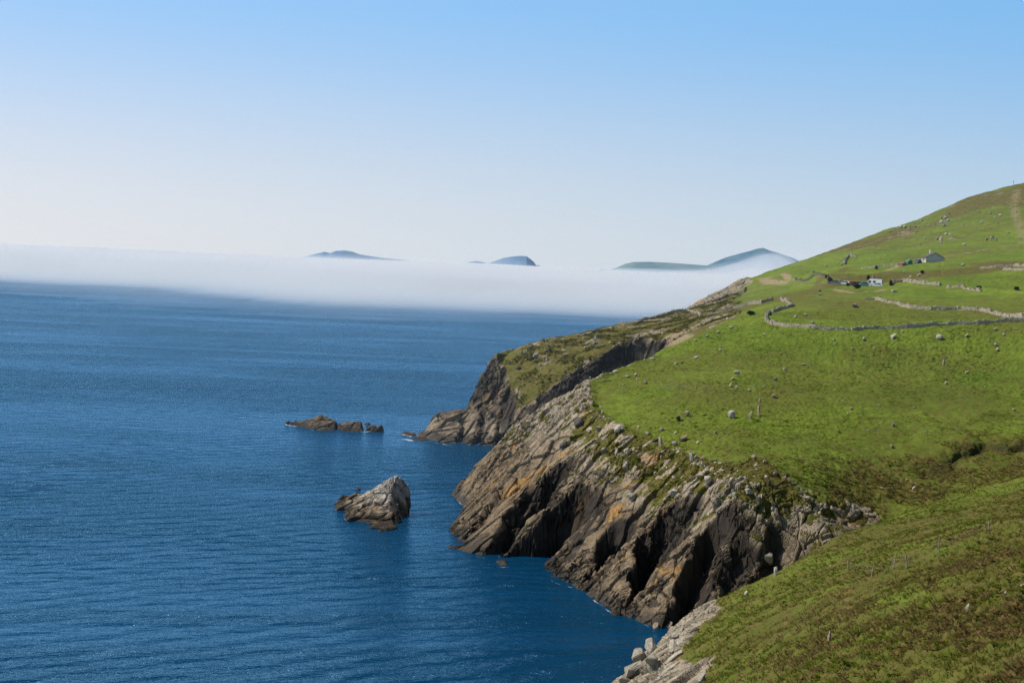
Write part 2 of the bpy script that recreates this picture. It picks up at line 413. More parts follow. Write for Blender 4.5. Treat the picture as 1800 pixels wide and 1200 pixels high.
def build_land():
    ys, aa = land_axes()
    A, Yg = np.meshgrid(aa, ys)
    Xg = A * (np.maximum(Yg, 0) + 40.0)
    ny, nx = Xg.shape
    z0 = sample1(BASE, Xg, Yg)
    keep_q = np.maximum.reduce([z0[:-1, :-1], z0[1:, :-1], z0[:-1, 1:], z0[1:, 1:]]) > -5.5
    used = np.zeros((ny, nx), bool)
    used[:-1, :-1] |= keep_q; used[1:, :-1] |= keep_q; used[:-1, 1:] |= keep_q; used[1:, 1:] |= keep_q
    remap = np.full(ny * nx, -1, np.int64); ui = np.flatnonzero(used.ravel()); remap[ui] = np.arange(len(ui))
    idx = np.arange(ny * nx).reshape(ny, nx)
    quads = np.stack([idx[:-1, :-1], idx[:-1, 1:], idx[1:, 1:], idx[1:, :-1]], -1)[keep_q]
    quads = remap[quads]
    x = Xg.ravel()[ui]; y = Yg.ravel()[ui]
    co, mix, mix2, rock = relief(x, y)
    me = bpy.data.meshes.new("ground")
    me.vertices.add(len(x)); me.vertices.foreach_set('co', co.astype(np.float32).ravel())
    me.loops.add(quads.size); me.loops.foreach_set('vertex_index', quads.astype(np.int32).ravel())
    me.polygons.add(len(quads)); me.polygons.foreach_set('loop_start', np.arange(0, quads.size, 4, dtype=np.int32))
    me.update(calc_edges=True)
    smooth = (rock[quads].mean(1) < .5)
    me.polygons.foreach_set('use_smooth', smooth)
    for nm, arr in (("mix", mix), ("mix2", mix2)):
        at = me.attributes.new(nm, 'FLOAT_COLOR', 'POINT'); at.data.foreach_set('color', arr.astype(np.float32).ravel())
    return me

def fields(x, y):
    """Weights of what covers the ground at plan points."""
    mid = sample1(M_MID, x, y); mixz = sample1(M_MIX, x, y); near = sample1(M_NEAR, x, y); far = sample1(M_FAR, x, y); pt = sample1(M_POINT, x, y)
    return mid, mixz, near, far, pt

HEATH_P = xy(SHORE[30:46]) + xy(TOPH[6:]) + [(100, 640), (88, 560), (84, 520), (76, 470), (66, 436), (40, 420)]
M_HEATH = mask_raster(HEATH_P, 6)
M_OLIVE = mask_raster(xy(GULLY) + [(200, 318), (140, 312)] + hits([(1800, 765), (1650, 775), (1540, 800), (1440, 830), (1400, 850), (1420, 900), (1500, 905)], 240), 7)
M_FOREB = mask_raster(hits([(1800, 900), (1650, 985), (1560, 1060), (1480, 1130), (1440, 1200)], 40) + [(20, 40), (60, 40), (120, 140)], 9)
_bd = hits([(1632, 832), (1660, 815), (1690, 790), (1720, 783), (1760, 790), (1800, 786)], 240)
_trk = hits([(1660, 452), (1700, 447), (1745, 438), (1800, 428)], 400)
_trk2 = [hit(1788, 335, 500), hit(1782, 360, 500), hit(1792, 400, 500), hit(1800, 425, 500)]
_trk3 = hits([(1470, 508), (1500, 512), (1540, 510), (1552, 508)], 440)
_emb = hits([(1395, 494), (1380, 500), (1362, 500), (1350, 497), (1338, 492)], 560)
_bank = hits([(1560, 474), (1585, 467), (1612, 461)], 440)

_rdl = hits([(1340, 490), (1395, 491), (1430, 492.5), (1462, 496.5)], 440)
_lic = [(hit(u, v, 225, 420), r) for u, v, r in ((1152, 920, 1.6), (1135, 932, 1.1), (1160, 898, 1.2), (955, 825, 1.5), (905, 860, 1.8), (897, 880, 1.2), (925, 850, 1.4), (1190, 905, 1.0), (1255, 1028, .8))]
def relief(x, y):
    x = x.astype(np.float64); y = y.astype(np.float64)
    z = sample(BASE, x, y)
    gx = sample1(GRX, x, y); gy = sample1(GRY, x, y)
    _cm = sstep(.1, .6, np.maximum(sample1(M_MID, x, y), sample1(M_FAR, x, y)))
    gx = gx + fsample(FGX, x, y) * _cm; gy = gy + fsample(FGY, x, y) * _cm
    slope = np.hypot(gx, gy)
    nl = np.sqrt(1 + gx * gx + gy * gy); n = np.stack([-gx / nl, -gy / nl, 1 / nl], 1)
    mid, mixz, near, far, pt = fields(x, y)
    e = (fbm2(x * .14, y * .14, 4, 51) - .5)
    e2 = (fbm2(x * .7, y * .7, 3, 57) - .5)
    cov = np.maximum.reduce([mid, near, far, pt * .9])
    rock = sstep(.38, .62, cov + e * .55 + e2 * .35)
    patch = sstep(.50, .60, fbm2(x * .33, y * .33, 4, 61) + .10 * (mixz - .5)) * sstep(.25, .7, mixz)
    # outcrops on the far heath and on the hill
    heath = sample1(M_HEATH, x, y)
    outc = sstep(.59, .68, fbm2(x * .12 + 7, y * .12, 5, 71, .6)) * sstep(.3, .8, heath) * .9
    hill = sstep(600, 650, y) * sstep(66, 78, z)
    outh = sstep(.63, .74, fbm2(x * .05 + 3, y * .05, 5, 77, .62)) * hill * .5
    rock = np.clip(np.maximum.reduce([rock, patch, outc, outh, sstep(3.0, 1.5, z)]), 0, 1)
    cv = carve(x, y)
    z = z + cv * sstep(.1, .6, np.maximum(mid, far))
    # wider swells
    sw = (fbm2(x * .05, y * .05, 3, 21) - .5)
    z = z + sw * 1.6 * (1 - sstep(.1, .5, cov)) * sstep(60, 130, y) * (1 - .75 * sstep(9, 2, dist_line(x, y, ROADL)[0]))
    # rock
    h = np.zeros(x.shape); fa = np.zeros(x.shape); fb = np.zeros(x.shape); fc = np.zeros(x.shape); joint = np.ones(x.shape)
    m = (rock > .02) | (cov > .15)
    hh, a, b, c, eb = rock_relief(x[m], y[m], z[m])
    fa[m], fb[m], fc[m], joint[m] = a, b, c, eb
    amp = np.clip(np.maximum.reduce([mid, far * 1.15, pt * .9, near * .9, patch * .5, outc * .55, outh * .6])[m], 0, 1.2)
    h[m] = hh * amp
    # tussocks, bracken and hoof-worn turf
    g = 1 - rock
    t1 = fbm2(x * .45, y * .45, 4, 81) - .5
    t2 = fbm2(x * 1.7, y * 1.7, 3, 87) - .5
    rough = np.clip(.35 + .9 * sstep(.4, .65, fbm2(x * .03, y * .03, 3, 91)), 0, 1.2)
    near_f = sstep(240, 120, y)
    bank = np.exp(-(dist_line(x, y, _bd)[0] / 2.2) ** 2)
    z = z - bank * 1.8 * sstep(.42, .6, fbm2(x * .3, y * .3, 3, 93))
    h = h + g * (t1 * (.55 + .5 * near_f) + t2 * (.38 + .35 * near_f) * rough) * sstep(4.4, 5.2, dist_line(x, y, ROADL)[0])
    h = h + mixz * (1 - patch) * t1 * .9
    co = np.stack([x, y, z], 1) + n * h[:, None]
    # colours: what grows or lies here, with cliff shade and light painted in
    zz = co[:, 2]
    up = sstep(.15, .55, fa * .5 + fb * .5 + e + .35)
    topgrass = sstep(7, 22, zz + e * 16) * np.clip(mid + far * .8 + pt * .7 + near * .6, 0, 1)
    gr_on_rock = sstep(.08, .20, (e2 * .9 + e * .7 - fb * .5) * topgrass + .24 * mixz + .05 * sstep(20, 26, zz) * topgrass) * sstep(2.2, .9, slope)
    rockc = rock * (1 - .85 * gr_on_rock)
    olive = sample1(M_OLIVE, x, y); foreb = sample1(M_FOREB, x, y)
    brown = np.clip(np.maximum.reduce([heath * 1.0, .8 * sstep(.2, .7, np.clip(mid + near, 0, 1)), olive * .8, foreb * .9, mixz * .7, pt * .6, .62 * sstep(245, 215, y), .42 * hill]) + e * .6, 0, 1)
    hb = sstep(.48, .62, fbm2(x * .018 + 11, y * .018, 5, 101)) * (.45 + .4 * sstep(430, 560, y))
    brown = np.clip(np.maximum(brown, hb), 0, 1)
    soil = np.exp(-(dist_line(x, y, _trk)[0] / 3.0) ** 2) * .55
    soil = np.maximum(soil, np.exp(-(dist_line(x, y, _trk2)[0] / 5.0) ** 2) * .5)
    soil = np.maximum(soil, np.exp(-(dist_line(x, y, _trk3)[0] / 2.0) ** 2) * .7)
    soil = np.maximum(soil, np.exp(-(dist_line(x, y, _emb)[0] / 3.0) ** 2) * .95)
    soil = np.maximum(soil, np.exp(-(dist_line(x, y, _bank)[0] / 2.5) ** 2) * .8)
    soil = np.maximum(soil, sample1(M_SCREE, x, y) * .9)
    soil = np.maximum(soil, np.exp(-(dist_line(x, y, _rdl)[0] / 1.8) ** 2) * .9)
    soil = np.clip(soil * sstep(.25, .5, fbm2(x * .25, y * .25, 3, 111) + .15), 0, 1)
    wet = 1 - sstep(.9, 3.0, zz + e2 * 2.2 + fb * .8)
    lich = .9 * sstep(.655, .71, fbm2(x * .16 + 31, y * .16 + zz * .1, 4, 121)) * sstep(4, 9, zz) * rock * sstep(.46, .54, fbm2(x * .06, y * .06, 2, 127))
    for (lx, ly, lz), lr in _lic:
        lich = np.maximum(lich, rock * np.exp(-(((x - lx) ** 2 + (y - ly) ** 2 + .5 * (zz - lz) ** 2) / lr ** 2)) * sstep(.38, .5, fbm2(x * 1.1, y * 1.1 + zz, 3, 131)) * 1.2)
    lich = np.clip(lich, 0, 1)
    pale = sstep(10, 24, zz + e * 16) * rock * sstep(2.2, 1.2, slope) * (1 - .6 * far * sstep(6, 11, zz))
    pale = np.maximum(pale, far * rock * .45 * sstep(10, 7, zz))  # low shelf of the far headland painted pale to look lit
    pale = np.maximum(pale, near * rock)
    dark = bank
    mix = np.stack([rockc, brown, soil, wet], 1)
    mix2 = np.stack([lich, dark, pale, np.clip(fb + .5 - .7 * sstep(.8, 4.0, -cv) - .9 * sstep(1.5, 3.2, slope) - .45 * far * sstep(6, 11, zz), -.3, 1)], 1)  # alpha: facet tone, darkened to paint shade in clefts, steep and far faces
    return co, mix, mix2, rock
# ------------------------------------------------------------------ materials
class NT:
    def __init__(s, name):
        s.m = bpy.data.materials.new(name); s.m.use_nodes = True
        s.t = s.m.node_tree; s.t.nodes.clear()
        s.out = s.n('ShaderNodeOutputMaterial')
    def n(s, typ, **kw):
        nd = s.t.nodes.new(typ)
        for k, v in kw.items(): setattr(nd, k, v)
        return nd
    def link(s, a, b): s.t.links.new(a, b)
    def val(s, sock, v):
        if isinstance(v, bpy.types.NodeSocket): s.link(v, sock)
        else: sock.default_value = v
    def math(s, op, a, b=0.0, clamp=False):
        nd = s.n('ShaderNodeMath', operation=op); nd.use_clamp = clamp
        s.val(nd.inputs[0], a); s.val(nd.inputs[1], b); return nd.outputs[0]
    def noise(s, scale, detail=4.0, rough=.55, vec=None, dist=0.0):
        nd = s.n('ShaderNodeTexNoise'); nd.inputs['Scale'].default_value = scale; nd.inputs['Detail'].default_value = detail
        nd.inputs['Roughness'].default_value = rough; nd.inputs['Distortion'].default_value = dist
        if vec is not None: s.link(vec, nd.inputs['Vector'])
        return nd.outputs['Fac']
    def ramp(s, f, a, b, lo=0.0, hi=1.0):
        nd = s.n('ShaderNodeMapRange'); nd.interpolation_type = 'SMOOTHSTEP'
        s.val(nd.inputs['Value'], f); nd.inputs['From Min'].default_value = a; nd.inputs['From Max'].default_value = b
        nd.inputs['To Min'].default_value = lo; nd.inputs['To Max'].default_value = hi; return nd.outputs['Result']
    def mix(s, f, a, b, blend='MIX'):
        nd = s.n('ShaderNodeMix', data_type='RGBA', blend_type=blend)
        s.val(nd.inputs[0], f)
        for sock, v in ((nd.inputs[6], a), (nd.inputs[7], b)):
            if isinstance(v, bpy.types.NodeSocket): s.link(v, sock)
            else: sock.default_value = (v[0], v[1], v[2], 1)
        return nd.outputs[2]
    def pos(s): return s.n('ShaderNodeNewGeometry').outputs['Position']
    def obj(s): return s.n('ShaderNodeTexCoord').outputs['Object']
    def mapping(s, vec, scale=(1, 1, 1), rot=(0, 0, 0)):
        n0 = s.n('ShaderNodeMapping'); n0.inputs['Rotation'].default_value = rot; s.link(vec, n0.inputs['Vector'])
        nd = s.n('ShaderNodeMapping'); nd.inputs['Scale'].default_value = scale
        s.link(n0.outputs[0], nd.inputs['Vector']); return nd.outputs[0]
    def bump(s, h, strength=.5, dist=.1, normal=None):
        nd = s.n('ShaderNodeBump'); nd.inputs['Strength'].default_value = strength; nd.inputs['Distance'].default_value = dist
        s.link(h, nd.inputs['Height'])
        if normal is not None: s.link(normal, nd.inputs['Normal'])
        return nd.outputs[0]
    def bsdf(s, col, rough=.9, spec=.15, normal=None):
        b = s.n('ShaderNodeBsdfPrincipled')
        s.val(b.inputs['Base Color'], col if isinstance(col, bpy.types.NodeSocket) else (col[0], col[1], col[2], 1))
        s.val(b.inputs['Roughness'], rough); b.inputs['Specular IOR Level'].default_value = spec
        if normal is not None: s.link(normal, b.inputs['Normal'])
        s.link(b.outputs[0], s.out.inputs['Surface']); return b

def rock_colour(t, pos, pale, wet, lich, var, white=(.52, .46, .35)):
    n1 = t.noise(.35, 5, .6, pos); n2 = t.noise(2.2, 6, .65, pos); n3 = t.noise(7.0, 4, .7, pos)
    st = t.noise(1.0, 4, .6, t.mapping(pos, (.25, 1.4, .9), (0.3, .5, .4)))
    c = t.mix(t.ramp(n1, .35, .65), (.112, .080, .050), (.250, .183, .110))
    c = t.mix(t.ramp(st, .42, .66, 0, .45), c, (.085, .065, .046))
    c = t.mix(t.math('MULTIPLY', t.ramp(n2, .45, .75), .6), c, (.36, .285, .19))
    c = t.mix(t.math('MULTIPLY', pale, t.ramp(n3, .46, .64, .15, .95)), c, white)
    c = t.mix(t.math('MULTIPLY', lich, t.ramp(n2, .38, .6)), c, (.44, .215, .035))
    c = t.mix(t.ramp(var, -.3, .7, .88, 0), c, (.024, .021, .019))  # darkens by var, which carries painted shade on the cliffs
    vm = t.mapping(pos, (.55, .95, .42), (.5, .35, -.45))
    wp = t.n('ShaderNodeVectorMath', operation='ADD'); t.link(vm, wp.inputs[0]); nz = t.n('ShaderNodeTexNoise'); nz.inputs['Scale'].default_value = .5; t.link(pos, nz.inputs['Vector']); t.link(nz.outputs['Color'], wp.inputs[1])
    vo = t.n('ShaderNodeTexVoronoi', feature='DISTANCE_TO_EDGE'); vo.inputs['Scale'].default_value = .8; t.link(wp.outputs[0], vo.inputs['Vector'])
    crack = t.math('MULTIPLY', t.ramp(vo.outputs['Distance'], .0, .045, 1, 0), t.ramp(n1, .40, .60, .15, 1.0))
    c = t.mix(t.math('MULTIPLY', crack, .8), c, (.030, .024, .018))
    sp = t.n('ShaderNodeTexVoronoi', feature='F1'); sp.inputs['Scale'].default_value = 1.9; t.link(pos, sp.inputs['Vector'])
    spk = t.math('MULTIPLY', t.ramp(sp.outputs['Distance'], .16, .30, 1, 0), t.math('MULTIPLY', pale, t.ramp(n2, .42, .56)))
    c = t.mix(t.math('MULTIPLY', spk, .75), c, (.62, .57, .46))
    n2 = t.math('SUBTRACT', n2, t.math('MULTIPLY', crack, .5))
    w2 = t.math('MULTIPLY', wet, t.ramp(n3, .25, .62, 1.0, .72))
    return t.mix(w2, c, (.022, .019, .015)), n2, n3

def land_material():
    t = NT("land")
    pos = t.pos()
    at = t.n('ShaderNodeAttribute', attribute_name='mix'); s1 = t.n('ShaderNodeSeparateColor'); t.link(at.outputs['Color'], s1.inputs[0])
    at2 = t.n('ShaderNodeAttribute', attribute_name='mix2'); s2 = t.n('ShaderNodeSeparateColor'); t.link(at2.outputs['Color'], s2.inputs[0])
    rock, brown, soil, wet = s1.outputs[0], s1.outputs[1], s1.outputs[2], at.outputs['Alpha']
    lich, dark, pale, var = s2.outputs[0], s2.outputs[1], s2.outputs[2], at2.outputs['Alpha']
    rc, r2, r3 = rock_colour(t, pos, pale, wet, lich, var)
    # turf
    g1 = t.noise(.05, 4, .55, pos); g2 = t.noise(.55, 5, .6, pos); g3 = t.noise(2.6, 5, .7, pos); g4 = t.noise(9.0, 3, .7, pos)
    c = t.mix(t.ramp(g1, .35, .65), (.106, .158, .014), (.150, .204, .022))
    c = t.mix(t.ramp(g2, .40, .68, 0, .8), c, (.084, .122, .012))
    c = t.mix(t.ramp(g3, .45, .72, 0, .65), c, (.190, .226, .034))
    c = t.mix(t.ramp(g4, .50, .78, 0, .45), c, (.045, .062, .009))
    g0 = t.noise(.016, 5, .6, pos)
    c = t.mix(t.ramp(g0, .50, .66, 0, .62), c, (.118, .112, .026))
    c = t.mix(t.ramp(g0, .46, .34, 0, .5), c, (.072, .118, .012))
    tr = t.noise(1.0, 4, .6, t.mapping(pos, (.07, .07, 1.25)), .5)
    c = t.mix(t.ramp(tr, .52, .66, 0, .42), c, (.062, .080, .012))
    b = t.mix(t.ramp(g2, .36, .66), (.080, .078, .016), (.150, .118, .032))
    b = t.mix(t.ramp(g3, .42, .7, 0, .8), b, (.055, .068, .010))
    b = t.mix(t.ramp(t.noise(.9, 4, .65, pos, .5), .56, .72, 0, .7), b, (.21, .135, .05))
    bf = t.math('ADD', brown, t.math('MULTIPLY', t.math('SUBTRACT', g2, .5), .8))
    c = t.mix(t.ramp(bf, .22, .78), c, b)
    so = t.mix(t.ramp(g3, .35, .65), (.20, .150, .085), (.31, .24, .145))
    c = t.mix(t.ramp(t.math('ADD', soil, t.math('MULTIPLY', t.math('SUBTRACT', g3, .5), .6)), .35, .65), c, so)
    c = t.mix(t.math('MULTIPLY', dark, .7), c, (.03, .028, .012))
    rf = t.ramp(t.math('ADD', rock, t.math('MULTIPLY', t.math('SUBTRACT', r3, .5), .55)), .36, .58)
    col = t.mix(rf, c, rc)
    hgt = t.mix(rf, t.math('ADD', t.math('MULTIPLY', g3, .6), t.math('MULTIPLY', g4, .5)), t.math('ADD', t.math('MULTIPLY', r2, .6), t.math('MULTIPLY', r3, .4)))
    nb = t.bump(hgt, .9, .22)
    t.bsdf(col, t.ramp(wet, 0, 1, .92, .55), .12, nb)
    return t.m

def sea_material():
    t = NT("sea_water")
    pos = t.pos()
    def train(length, deg, distort, dscale):
        w = t.n('ShaderNodeTexWave', wave_type='BANDS', bands_direction='X', wave_profile='SIN')
        w.inputs['Scale'].default_value = .31416 / length; w.inputs['Distortion'].default_value = distort; w.inputs['Detail'].default_value = 3; w.inputs['Detail Scale'].default_value = dscale; w.inputs['Detail Roughness'].default_value = .6
        t.link(t.mapping(pos, (1, 1, 1), (0, 0, math.radians(deg))), w.inputs['Vector']); return w.outputs['Fac']
    w1 = train(6.4, -126, 7.0, .55); w2 = train(4.2, -103, 7.0, .8); w3 = train(8.5, -82, 6.0, .5)
    patch = t.ramp(t.noise(.018, 3, .55, pos), .35, .65, .35, 1.0)
    patch2 = t.ramp(t.noise(.012, 3, .55, t.mapping(pos, (1, 1, 1), (0, 0, 1.0))), .4, .65, .25, 1.0)
    chop = t.noise(1.0, 4, .6, t.mapping(pos, (.16, .42, .3), (0, 0, math.radians(-24))), .4)
    rip = t.noise(1.0, 3, .6, t.mapping(pos, (.7, 1.6, 1), (0, 0, math.radians(-6))), .4)
    slick = t.ramp(t.noise(1.0, 9, .62, t.mapping(pos, (.0026, .011, .01), (0, 0, math.radians(-9))), 1.2), .34, .64, .5, 1.10)
    h = t.math('ADD', t.math('MULTIPLY', w1, t.math('MULTIPLY', patch, 1.15)), t.math('MULTIPLY', w2, t.math('MULTIPLY', patch2, .75)))
    h = t.math('ADD', h, t.math('MULTIPLY', w3, .35))
    h = t.math('ADD', h, t.math('ADD', t.math('MULTIPLY', chop, 1.7), t.math('MULTIPLY', rip, .60)))
    h = t.math('MULTIPLY', h, slick)
    nb = t.bump(h, 1.0, 1.0)
    deep = t.mix(t.ramp(slick, .35, 1.15), (.0013, .044, .108), (.0010, .033, .078))
    d = t.n('ShaderNodeBsdfDiffuse'); t.link(deep, d.inputs['Color'])
    g = t.n('ShaderNodeBsdfGlossy'); g.inputs['Color'].default_value = (.34, .70, .99, 1); g.inputs['Roughness'].default_value = .17; t.link(nb, g.inputs['Normal'])
    fr = t.n('ShaderNodeFresnel'); fr.inputs['IOR'].default_value = 1.33; t.link(nb, fr.inputs['Normal'])
    m = t.n('ShaderNodeMixShader'); t.link(t.math('MINIMUM', t.math('MULTIPLY', fr.outputs[0], 1.45), .86), m.inputs[0]); t.link(d.outputs[0], m.inputs[1]); t.link(g.outputs[0], m.inputs[2]); t.link(m.outputs[0], t.out.inputs['Surface'])
    for nd in t.t.nodes:
        if nd.type == 'BUMP' and 'Filter Width' in nd.inputs: nd.inputs['Filter Width'].default_value = .08
    return t.m

def fog_material(name, sigma, col=(.66, .73, .91), g=.1):
    t = NT(name)
    v = t.n('ShaderNodeVolumeScatter'); v.inputs['Color'].default_value = (*col, 1); v.inputs['Density'].default_value = sigma; v.inputs['Anisotropy'].default_value = g
    t.link(v.outputs[0], t.out.inputs['Volume'])
    return t.m

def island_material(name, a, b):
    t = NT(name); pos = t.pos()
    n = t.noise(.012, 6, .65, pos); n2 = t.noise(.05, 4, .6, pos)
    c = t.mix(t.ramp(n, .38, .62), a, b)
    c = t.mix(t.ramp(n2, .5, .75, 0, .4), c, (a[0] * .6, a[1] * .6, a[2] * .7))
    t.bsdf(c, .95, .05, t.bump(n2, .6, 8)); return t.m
def link(name, me, mat, kind=None):
    o = bpy.data.objects.new(name, me); COL.objects.link(o)
    if mat is not None: me.materials.append(mat)
    if kind: o['kind'] = kind
    return o
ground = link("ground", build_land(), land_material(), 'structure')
me = bpy.data.meshes.new("sea")
me.from_pydata([(-90000, -300, 0), (90000, -300, 0), (90000, 120000, 0), (-90000, 120000, 0)], [], [(0, 1, 2, 3)])
sea = link("sea", me, sea_material(), 'structure')
# ------------------------------------------------------------------ fog bank on the sea and the islands behind it
def grid_mesh(name, X, Y, Z, close_z=None):
    ny, nx = X.shape
    v = np.stack([X, Y, Z], -1).reshape(-1, 3)
    idx = np.arange(ny * nx).reshape(ny, nx)
    f = [tuple(q) for q in np.stack([idx[:-1, :-1], idx[:-1, 1:], idx[1:, 1:], idx[1:, :-1]], -1).reshape(-1, 4)]
    v = [tuple(p) for p in v]
    if close_z is not None:
        off = len(v)
        v += [(p[0], p[1], close_z) for p in v[:off]]
        f += [tuple(off + k for k in reversed(q)) for q in f]
        rim = list(idx[0, :]) + list(idx[1:, -1]) + list(idx[-1, -2::-1]) + list(idx[-2:0, 0])
        for a, b in zip(rim, rim[1:] + rim[:1]):
            f.append((b, a, off + a, off + b))
    me = bpy.data.meshes.new(name); me.from_pydata(v, [], f); me.update()
    return me

def fog_layer(name, sigma, grow, lift, toe, seed):
    xs = np.concatenate([np.arange(-6500, -1500, 90), np.arange(-1500, 1500, 40), np.arange(1500, 4001, 90)]).astype(float)
    ys = np.concatenate([np.arange(1150, 2800, 35), np.arange(2800, 9001, 110)]).astype(float)
    X, Y = np.meshgrid(xs, ys)
    ang = X / Y
    front = np.interp(ang, [-.40, -.30, -.2, -.12, -.04, .04, .12, .4], [1930, 1850, 1720, 1600, 1640, 1760, 1720, 1800]) - grow
    front = front + (fbm2(X * .004, Y * .002, 4, seed) - .5) * 520 + (fbm2(X * .0011 + seed, Y * .0005, 3, seed + 3) - .5) * 700
    top = 54.5 + lift + (fbm2(X * .0035, Y * .0035, 4, seed + 5) - .5) * 13 - 3.0 * sstep(-.10, -.30, ang) + 4.5 * sstep(-.14, .0, ang)
    puff = sstep(.42, .75, fbm2(X * .0045 + 5, Y * .0022, 4, seed + 9))
    top = top + 16 * puff * sstep(-.25, .0, ang) * sstep(3600, 2200, Y) + 46 * sstep(.125, .20, ang) * puff * sstep(1900, 2300, Y)
    t = np.clip((Y - front) / toe, 0, 1)
    back = np.clip((9000 - Y) / 300, 0, 1)
    Z = np.maximum(.6 + (top - .6) * (t ** .8) * back, .6)
    me = grid_mesh(name, X, Y, Z, .3)
    return link(name, me, fog_material(name, sigma), 'stuff')
fog_layer("fog_bank", 1 / 190.0, 0, 0, 820, 201)
fog_layer("fog_haze", 1 / 1400.0, 260, 2.5, 420, 231)
def fog_crest():
    xs = np.concatenate([np.arange(-3000, 2000, 45)]).astype(float); ys = np.arange(2000, 6000, 60).astype(float)
    X, Y = np.meshgrid(xs, ys); ang = X / Y
    n = fbm2(X * .0022 + 3, Y * .0016, 5, 251, .6)
    top = 40.5 + 19.5 * sstep(.46, .62, n) * sstep(2050, 2500, Y) * sstep(6000, 5400, Y) * sstep(-3000, -2700, X) * sstep(2000, 1700, X) + 4 * sstep(-.14, 0, ang)
    me = grid_mesh("fog_crest", X, Y, np.maximum(top, 40.5), 40.0)
    return link("fog_crest", me, fog_material("fog_crest", 1 / 110.0, (.95, .965, 1.0)), 'stuff')
fog_crest()
def fog_veil():
    xs = np.arange(-1800, 1500, 40).astype(float); ys = np.arange(2500, 6300, 70).astype(float)
    X, Y = np.meshgrid(xs, ys); ang = X / Y
    n = fbm2(X * .0026 + 8, Y * .0012, 4, 261, .55)
    top = 46 + (14 + 34 * sstep(.42, .68, n) * sstep(-.17, -.08, ang) + 10 * sstep(.10, .17, ang) * sstep(.36, .6, n)) * sstep(2500, 3100, Y) * sstep(6300, 5600, Y) * sstep(-1800, -1200, X) * sstep(1500, 1200, X)
    link("fog_veil", grid_mesh("fog_veil", X, Y, np.maximum(top, 45.6), 45.0), fog_material("fog_veil", 1 / 3600.0, (.86, .90, 1.0)), 'stuff')
fog_veil()
hz_v = bmesh.new(); box_c = ((-700, 790, 75), (2600, 980, 149))
bmesh.ops.create_cube(hz_v, size=1.0)
for v in hz_v.verts: v.co = Vector((box_c[0][k] + v.co[k] * box_c[1][k] for k in range(3)))
_me = bpy.data.meshes.new("sea_haze"); hz_v.to_mesh(_me); hz_v.free()
link("sea_haze", _me, fog_material("sea_haze", 1 / 7500.0, (.62, .82, 1.0)), 'stuff')

def island(name, Y, sky, depth, mat, seed, rough=1.0):
    pts = [P(u, v, Y) for u, v in sky]
    xs = np.linspace(pts[0][0] - 20, pts[-1][0] + 20, 170)
    top = np.interp(xs, [p[0] for p in pts], [p[2] for p in pts])
    top[0] = top[-1] = -5
    ts = np.linspace(-1, 1, 41)
    T, X = np.meshgrid(ts, xs, indexing='ij')
    TOP = np.broadcast_to(top, X.shape)
    prof = np.where(T < 0, 1 - np.abs(T) ** 1.3, 1 - np.abs(T) ** 2)
    Yg = Y + T * depth * (.6 + .4 * np.clip(TOP / 100, 0, 1))
    n = (fbm2(X * .006, Yg * .006, 5, seed, .6) - .5) * 46 * rough
    Z = TOP * prof + n * (1 - prof) * prof * 2 - 6 * (1 - prof)
    me = grid_mesh(name, X, Yg, Z)
    me.polygons.foreach_set('use_smooth', [True] * len(me.polygons))
    return link(name, me, mat, 'structure')
_far = island_material("far_haze_heath", (.115, .215, .36), (.165, .26, .39))  # aerial haze painted as a blue tint into all the island colours
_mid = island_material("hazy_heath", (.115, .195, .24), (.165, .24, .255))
_ridge = island_material("ridge_haze_heath", (.060, .125, .20), (.10, .18, .235))
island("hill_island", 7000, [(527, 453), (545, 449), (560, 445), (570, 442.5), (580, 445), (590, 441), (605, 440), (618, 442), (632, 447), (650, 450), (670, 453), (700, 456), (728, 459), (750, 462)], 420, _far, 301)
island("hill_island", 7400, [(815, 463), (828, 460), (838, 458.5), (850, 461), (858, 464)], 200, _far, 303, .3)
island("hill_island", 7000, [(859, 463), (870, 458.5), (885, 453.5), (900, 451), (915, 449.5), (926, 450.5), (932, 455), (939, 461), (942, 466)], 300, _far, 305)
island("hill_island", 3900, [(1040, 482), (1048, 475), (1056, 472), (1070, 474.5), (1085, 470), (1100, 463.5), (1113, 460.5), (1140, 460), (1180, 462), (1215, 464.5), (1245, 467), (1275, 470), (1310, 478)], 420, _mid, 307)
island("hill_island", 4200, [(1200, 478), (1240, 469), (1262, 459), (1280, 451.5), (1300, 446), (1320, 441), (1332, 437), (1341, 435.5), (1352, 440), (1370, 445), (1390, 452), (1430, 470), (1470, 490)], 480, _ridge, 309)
# ------------------------------------------------------------------ helpers for things
bpy.context.view_layer.update()
def pick(u, v, start=30.0):
    """First land surface met along a sight line of the survey."""
    kx, kz = ray(u, v); d = Vector((kx, 1, kz)).normalized()
    ok, p, n, i = ground.ray_cast(Vector((0, 0, CAM_H)) + d * start, d)
    if not ok:
        q = hit(u, v); return Vector(q), Vector((0, 0, 1))
    return p, n
def drop(x, y):
    ok, p, n, i = ground.ray_cast(Vector((x, y, 400)), Vector((0, 0, -1)))
    return p.z if ok else float(sample1(BASE, np.array([x]), np.array([y]))[0])

